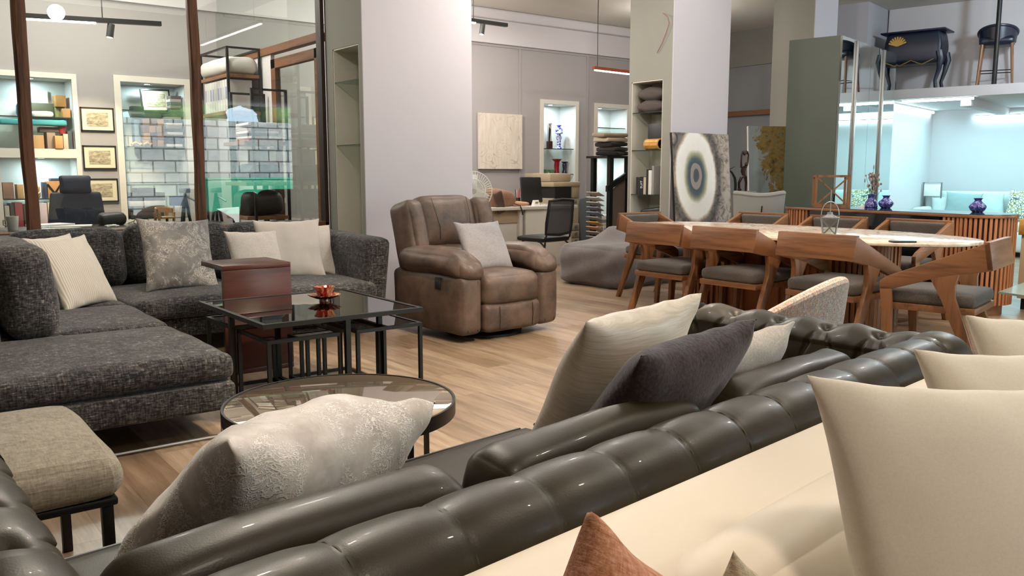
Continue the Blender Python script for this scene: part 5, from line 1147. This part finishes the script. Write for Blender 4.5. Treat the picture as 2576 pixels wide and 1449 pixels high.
for k, (w, h, c, l) in enumerate(((.36, .07, '242424', 'black case at the bottom of the equipment stack in the right office niche'), (.34, .06, '3c3a38', 'dark grey case second in the equipment stack'), (.38, .06, 'b6b2ae', 'silver drive case in the middle of the equipment stack'), (.36, .09, '1d1d1e', 'black ribbed unit near the top of the equipment stack'), (.20, .05, '2c2c2e', 'small black unit on top of the equipment stack'))):
    carton(2.64 + .02 * (k % 2), z, w, .22, h, c, l, 'equipment_case', 'case', 10.34, 0, 'equipment stack in the office niche'); z += h + .002
carton(3.00, .69, .13, .06, .13, 'd5d1ca', 'white box with a faint mark standing low in the right office niche', 'white_box', 'box', 10.24); carton(2.99, .821, .16, .10, .11, '22315e', 'dark blue printed box above the white box', 'blue_box', 'box', 10.28)
solo('loose_papers', M().prism([(-.16, 0), (.15, 0), (.13, .06), (.02, .035), (-.10, .085)], 'y', -.003, .003), m['paper'], 'torn paper edge lying on the shelf over the empty compartment', 'paper', (2.82, 10.5, 1.30)) if False else None
# rack with binders and the lower rack
t = thing('tall_shelf_rack', 'tall black metal rack with wooden shelves in the office corner', 'rack', (3.29, 9.2, 0))
q = B(t)
for x in (3.12, 3.455):
    for y in (8.8, 9.62): q.bb(x - .012, x + .012, y - .012, y + .012, 0, 2.47)
for y in (8.8, 9.62): q.bb(3.12, 3.455, y - .01, y + .01, 2.45, 2.47)
for x in (3.12, 3.455): q.bb(x - .01, x + .01, 8.8, 9.62, 2.45, 2.47)
link('frame', q, m['black'], t, 0)
for z in (1.83, 2.20): link('shelf_board', B(t).bb(3.11, 3.465, 8.79, 9.63, z - .035, z, .002), m['walnut_y'], t, 0)
solo('wrapped_roll', M().soft((0, 0, .09), (.36, .85, .18), .08, n=10, nz=.008), m['white_plastic'], 'white wrapped bolster lying on top of the tall rack', 'bolster', (3.27, 9.22, 2.202))
for k in range(9):
    t = thing('ring_binder', 'white ring binder standing %s from the front on the tall rack' % ['first', 'second', 'third', 'fourth', 'fifth', 'sixth', 'seventh', 'eighth', 'ninth'][k], 'binder', (3.25, 8.87 + .078 * k, 1.832), 0, 'white binders on the tall rack')
    link('cover', M().bb(-.13, .13, -.035, .035, 0, .315, .003), plain('binder_white%d' % k, 'cfcdc8', .6), t, 0); link('spine_label', M().bb(-.1315, -.13, -.02, .02, .12, .24), plain('binder_label%d' % k, ['8d93b5', 'bdbdb5', '9a9fb8'][k % 3], .7), t, 0)
t = thing('low_shelf_rack', 'lower black metal rack with three wooden shelves and bags by the glass door', 'rack', (3.29, 8.35, 0))
q = B(t)
for x in (3.09, 3.43):
    for y in (8.1, 8.66): q.bb(x - .012, x + .012, y - .012, y + .012, 0, 2.0)
for y in (8.1, 8.66): q.bb(3.09, 3.43, y - .01, y + .01, 1.98, 2.0)
link('frame', q, m['black'], t, 0)
for z in (.40, .78, 1.11, 1.50): link('shelf_board', B(t).bb(3.0, 3.44, 8.09, 8.67, z - .035, z, .002), m['walnut_y'], t, 0)
for k in range(7): carton(3.24 + .01 * (k % 3), 1.502 + .026 * k, .30, .42, .024, ['8c3a3a', 'cfcac4', '6d6a6e', 'd2d0cc', '9a8f96', 'bcb9bb', 'dddad6'][k], 'magazine lying %s from the bottom of the pile on the low rack' % ['first', 'second', 'third', 'fourth', 'fifth', 'sixth', 'seventh'][k], 'magazine', 'magazine', 8.38, R(4 * (k % 3) - 4), 'magazines on the low rack')
solo('grey_bundle', M().soft((0, 0, .08), (.34, .42, .16), .07, n=10, nz=.03), plain('slate_bundle', '3f464c', .8), 'dark grey bundle on the middle shelf of the low rack', 'bundle', (3.23, 8.38, 1.112))
carton(3.30, 1.275, .18, .3, .16, 'b5b2ae', 'pale grey box above the dark bundle on the low rack', y=8.44, grp=None)
solo('black_bag', M().soft((0, 0, .12), (.38, .46, .24), .08, n=10, nz=.02), m['blackp'], 'black bag with straps on the lower shelf of the low rack', 'bag', (3.22, 8.38, .782))
t = thing('white_triangle_lamp', 'white curved shade on the clutter at the front of the low rack', 'shade', (2.86, 8.2, .70), R(20)); link('shade', M().prism([(-.14, .16), (.12, .17), (.11, -.03), (.05, .06), (-.06, .12)], 'y', -.008, .008, .003), emit('lit_shade', 'f2f4f4', .5), t); link('stem', M().cyl((.10, .02, -.70), (.10, .02, .02), .012), m['black'], t)
for k, (x, a, l) in enumerate(((2.55, 12, 'black and silver frame tool leaning left in the office clutter'), (2.85, -18, 'black and silver frame tool leaning right in the office clutter'))):
    t = thing('camera_tripod', l, 'tripod', (x, 8.52, 0), R(a))
    link('legs', M().cyl((0, 0, 1.0), (-.16, 0, 0), .014).cyl((0, 0, 1.0), (.16, 0, 0), .014).cyl((0, 0, 1.0), (0, .17, 0), .014), m['blackp'], t); link('head', M().box((0, 0, 1.03), (.10, .06, .05), .4, .008).cyl((0, 0, .98), (.09, -.06, .92), .009), m['grey_metal'], t)
# ------------------------------------------------------------------ lamps
def track(name, p0, p1, lit0, lit1, label, spots_=(), susp=(), mat=None):
    t = thing(name, label, 'track light', p0)
    v = Vector(p1) - Vector(p0); L_ = v.length; d = v.normalized()
    link('rail', M().bar((0, 0, 0), v, .05, .042), mat or m['black'], t, 0)
    off = Vector((0, 0, -.026))
    link('led_strip', M().bar(d * (lit0 * L_) + off, d * (lit1 * L_) + off, .034, .018), emit('led_' + str(len(bpy.data.materials)), 'fff1dc', 14), t, 0)
    for s_ in spots_:
        p = d * (s_ * L_); h = link('spot_head', M().cyl(p + Vector((0, 0, -.03)), p + Vector((-.02, 0, -.15)), .032), m['blackp'], t); link('bulb', M().cyl(p + Vector((-.02, 0, -.149)), p + Vector((-.0205, 0, -.153)), .026), emit('bulb_' + str(len(bpy.data.materials)), 'ffe3b8', 8), h)
    for s_ in susp: p = d * (s_ * L_); link('cable', M().cyl(p, p + Vector((0, 0, 3.5 - p0[2] - p.z)), .005), m['black'], t)
    return t
track('office_track_light', (1.28, 8.8, 2.57), (2.49, 8.8, 2.62), .0, .52, 'long black track light with a lit strip inside the glazed office', (.63,), (.57, .02))
track('hall_track_light', (5.4, 8.8, 3.04), (6.67, 8.8, 3.03), .1, .62, 'black track light with one spot hanging right of the first pillar', (.71,), (.60,))
track('corner_track_light', (8.06, 8.7, 2.60), (9.5, 8.7, 2.58), .02, .98, 'copper coloured track light partly hidden by the second pillar', (), (.05, .9), plain('copper', '9c4a2c', .35, .6))
# track lights outside the frame that light the room
track('ceiling_track_light', (1.0, 2.2, 3.15), (1.0, 4.2, 3.15), 0, 1, 'track light on the ceiling above the sectional', (), (.1, .9))
track('ceiling_track_light', (4.4, 1.2, 3.15), (4.4, 3.6, 3.15), 0, 1, 'track light on the ceiling between chesterfield and dining table', (), (.1, .9))
def niche_light(x, y, z, label, p=3.5, c=(.72, .92, 1)):
    t = thing('downlight', label, 'downlight', (x, y, z)); link('ring', M().lathe([(.032, 0), (.042, 0), (.042, -.004), (.032, -.004), (.032, 0)]), m['white_plastic'], t); link('lens', M().cyl((0, 0, 0), (0, 0, -.003), .032), emit('lens_' + str(len(bpy.data.materials)), 'e4f6ff', 25), t)
    l = area('niche_lamp', (x, y, z - .012), .07, p, c); l.data.shape = 'DISK'
for x, z, l in ((1.57, 2.18, 'lit downlight at the top of the upper left office niche'), (1.62, 1.355, 'lit downlight at the top of the lower left office niche'), (2.74, 2.19, 'lit downlight at the top of the right office niche'), (8.68, 2.24, 'lit downlight above the blue candlestick'), (9.73, 2.234, 'lit downlight at the top of the right wall niche'), (9.75, 1.47, 'lit downlight in the lower right wall niche')):
    niche_light(x, 10.34, z, l, 4.5 if x < 4 else 6)
def led(p0, p1, name, label, s=30, power=20):
    t = thing(name, label, 'led tube', p0); v = Vector(p1) - Vector(p0); link('tube', M().cyl((0, 0, 0), v, .016), emit('cyan_led_' + str(len(bpy.data.materials)), 'd2f7ff', s), t); link('batten', M().bar((0, 0, .02), v + Vector((0, 0, .02)), .03, .012), m['white_plastic'], t, 0)
led(W(2.36, 0.0, 2.145), W(2.36, -.86, 2.145), 'led_tube', 'lit tube along the front edge of the mezzanine', 18)
led(W(2.6, .22, 2.135), W(4.75, .22, 2.135), 'led_tube', 'lit tube receding along the top of the recess side wall', 18)
led(W(4.86, -.35, 2.05), W(4.86, -3.0, 2.05), 'led_tube', 'lit tube at the top of the recess back wall', 22)
CY = (.45, .90, 1.0)
area('recess_lamp', W(3.6, -1.0, 2.05), 1.6, LIGHT['cyan'], CY, (0, 0, RZ), 2.2)
area('recess_lamp_front', W(2.38, -.45, 2.13), .06, LIGHT['cyan'] * .25, CY, (0, 0, RZ), .85)
# general room light
area('ceiling_wash', (2.2, 3.6, 3.42), 3.5, LIGHT['wash'], (1, .95, .89), (0, 0, 0), 3.5)
area('ceiling_wash_far', (6.3, 4.6, 3.42), 3.5, LIGHT['wash2'], (1, .95, .9), (0, 0, 0), 4)
area('hall_wash', (6.6, 8.9, 3.3), 2.4, LIGHT['hall'], (1, .93, .86), (0, 0, 0), 1.2)
area('office_wash', (1.8, 8.9, 3.35), 2.6, LIGHT['office'], (1, .93, .84), (0, 0, 0), 1.2)
def bulb(name, loc, power, color=(1, .94, .87), rad=.09):  # bare point light for unseen fill, no fixture drawn
    l = bpy.data.lights.new(name, 'POINT'); l.energy = power; l.color = color; l.shadow_soft_size = rad
    o = bpy.data.objects.new(name, l); COL.objects.link(o); o.location = loc; return o
bulb('pendant_glow', (2.0, 3.6, 3.0), LIGHT['p1']); bulb('pendant_glow', (5.2, 5.6, 3.05), LIGHT['p2']); bulb('pendant_glow', (6.6, 2.4, 3.0), LIGHT['p3'])  # unseen point lights added to brighten ceiling and walls, not pendants
bulb('hall_glow', (5.5, 8.7, 2.85), LIGHT['p4']); bulb('office_glow', (1.8, 8.5, 3.1), LIGHT['p5']); bulb('mezzanine_glow', W(1.0, -2.2, 3.2), LIGHT['p6'], (.72, .88, 1)); bulb('corner_glow', (9.3, 8.4, 3.1), LIGHT['p7'])  # same added fill for hall, office, mezzanine and far corner
area('window_daylight', (5.8, -2.45, 1.5), 3.4, LIGHT['day'], (.78, .88, 1), (R(90), 0, PI), 2.2)
area('window_daylight_far', (12, -2.45, 1.5), 4.5, LIGHT['day2'], (.78, .88, 1), (R(90), 0, PI), 2.2)  # daylight for the added, unseen second window
spot('etching_spot', (2.0, 8.8, 2.45), (2.1, 10.2, 1.35), LIGHT['etch'], 44, .5, (1, .80, .55))
spot('floor_spot', (2.9, 1.9, 3.1), (3.0, 3.6, 0), LIGHT['floor'], 62, .35, rad=.05)
spot('chaise_spot', (2.6, 2.6, 3.1), (1.15, 4.6, .4), LIGHT['chaise'], 48, .3, rad=.04)
spot('recliner_spot', (2.9, 3.0, 3.1), (3.8, 5.1, .5), LIGHT['recl'], 40, .4)
spot('dining_spot', (4.2, 1.4, 3.1), (5.5, 3.0, .5), LIGHT['dine'], 60, .35, rad=.04)
spot('dining_spot', (4.4, 2.9, 3.1), (5.2, 4.2, .6), LIGHT['dine'] * .6, 60, .4)
spot('cream_spot', (1.3, -.6, 3.1), (1.25, .75, .6), LIGHT['cream'], 100, 1.0, (1, .86, .70), .25)
spot('chester_spot', (3.4, .6, 3.1), (2.0, 1.3, .6), LIGHT['ches'], 55, .4, (1, .88, .74), .05)
spot('cushion_spot', (1.5, 3.0, 3.1), (.6, 1.45, .6), LIGHT['p1s'], 34, .5, (1, .86, .70), .05)
spot('sideboard_spot', (6.6, .8, 3.1), (8.2, 2.8, .4), LIGHT['side'], 50, .3)
w = bpy.data.worlds.new('sky'); sc.world = w; w.use_nodes = True; bg = w.node_tree.nodes['Background']; bg.inputs[0].default_value = (.62, .80, 1, 1); bg.inputs[1].default_value = LIGHT['sky']
sun = bpy.data.lights.new('sun', 'SUN'); sun.energy = LIGHT['sun']; sun.angle = R(1); so = bpy.data.objects.new('sun', sun); COL.objects.link(so); so.rotation_euler = (R(50), 0, R(160))
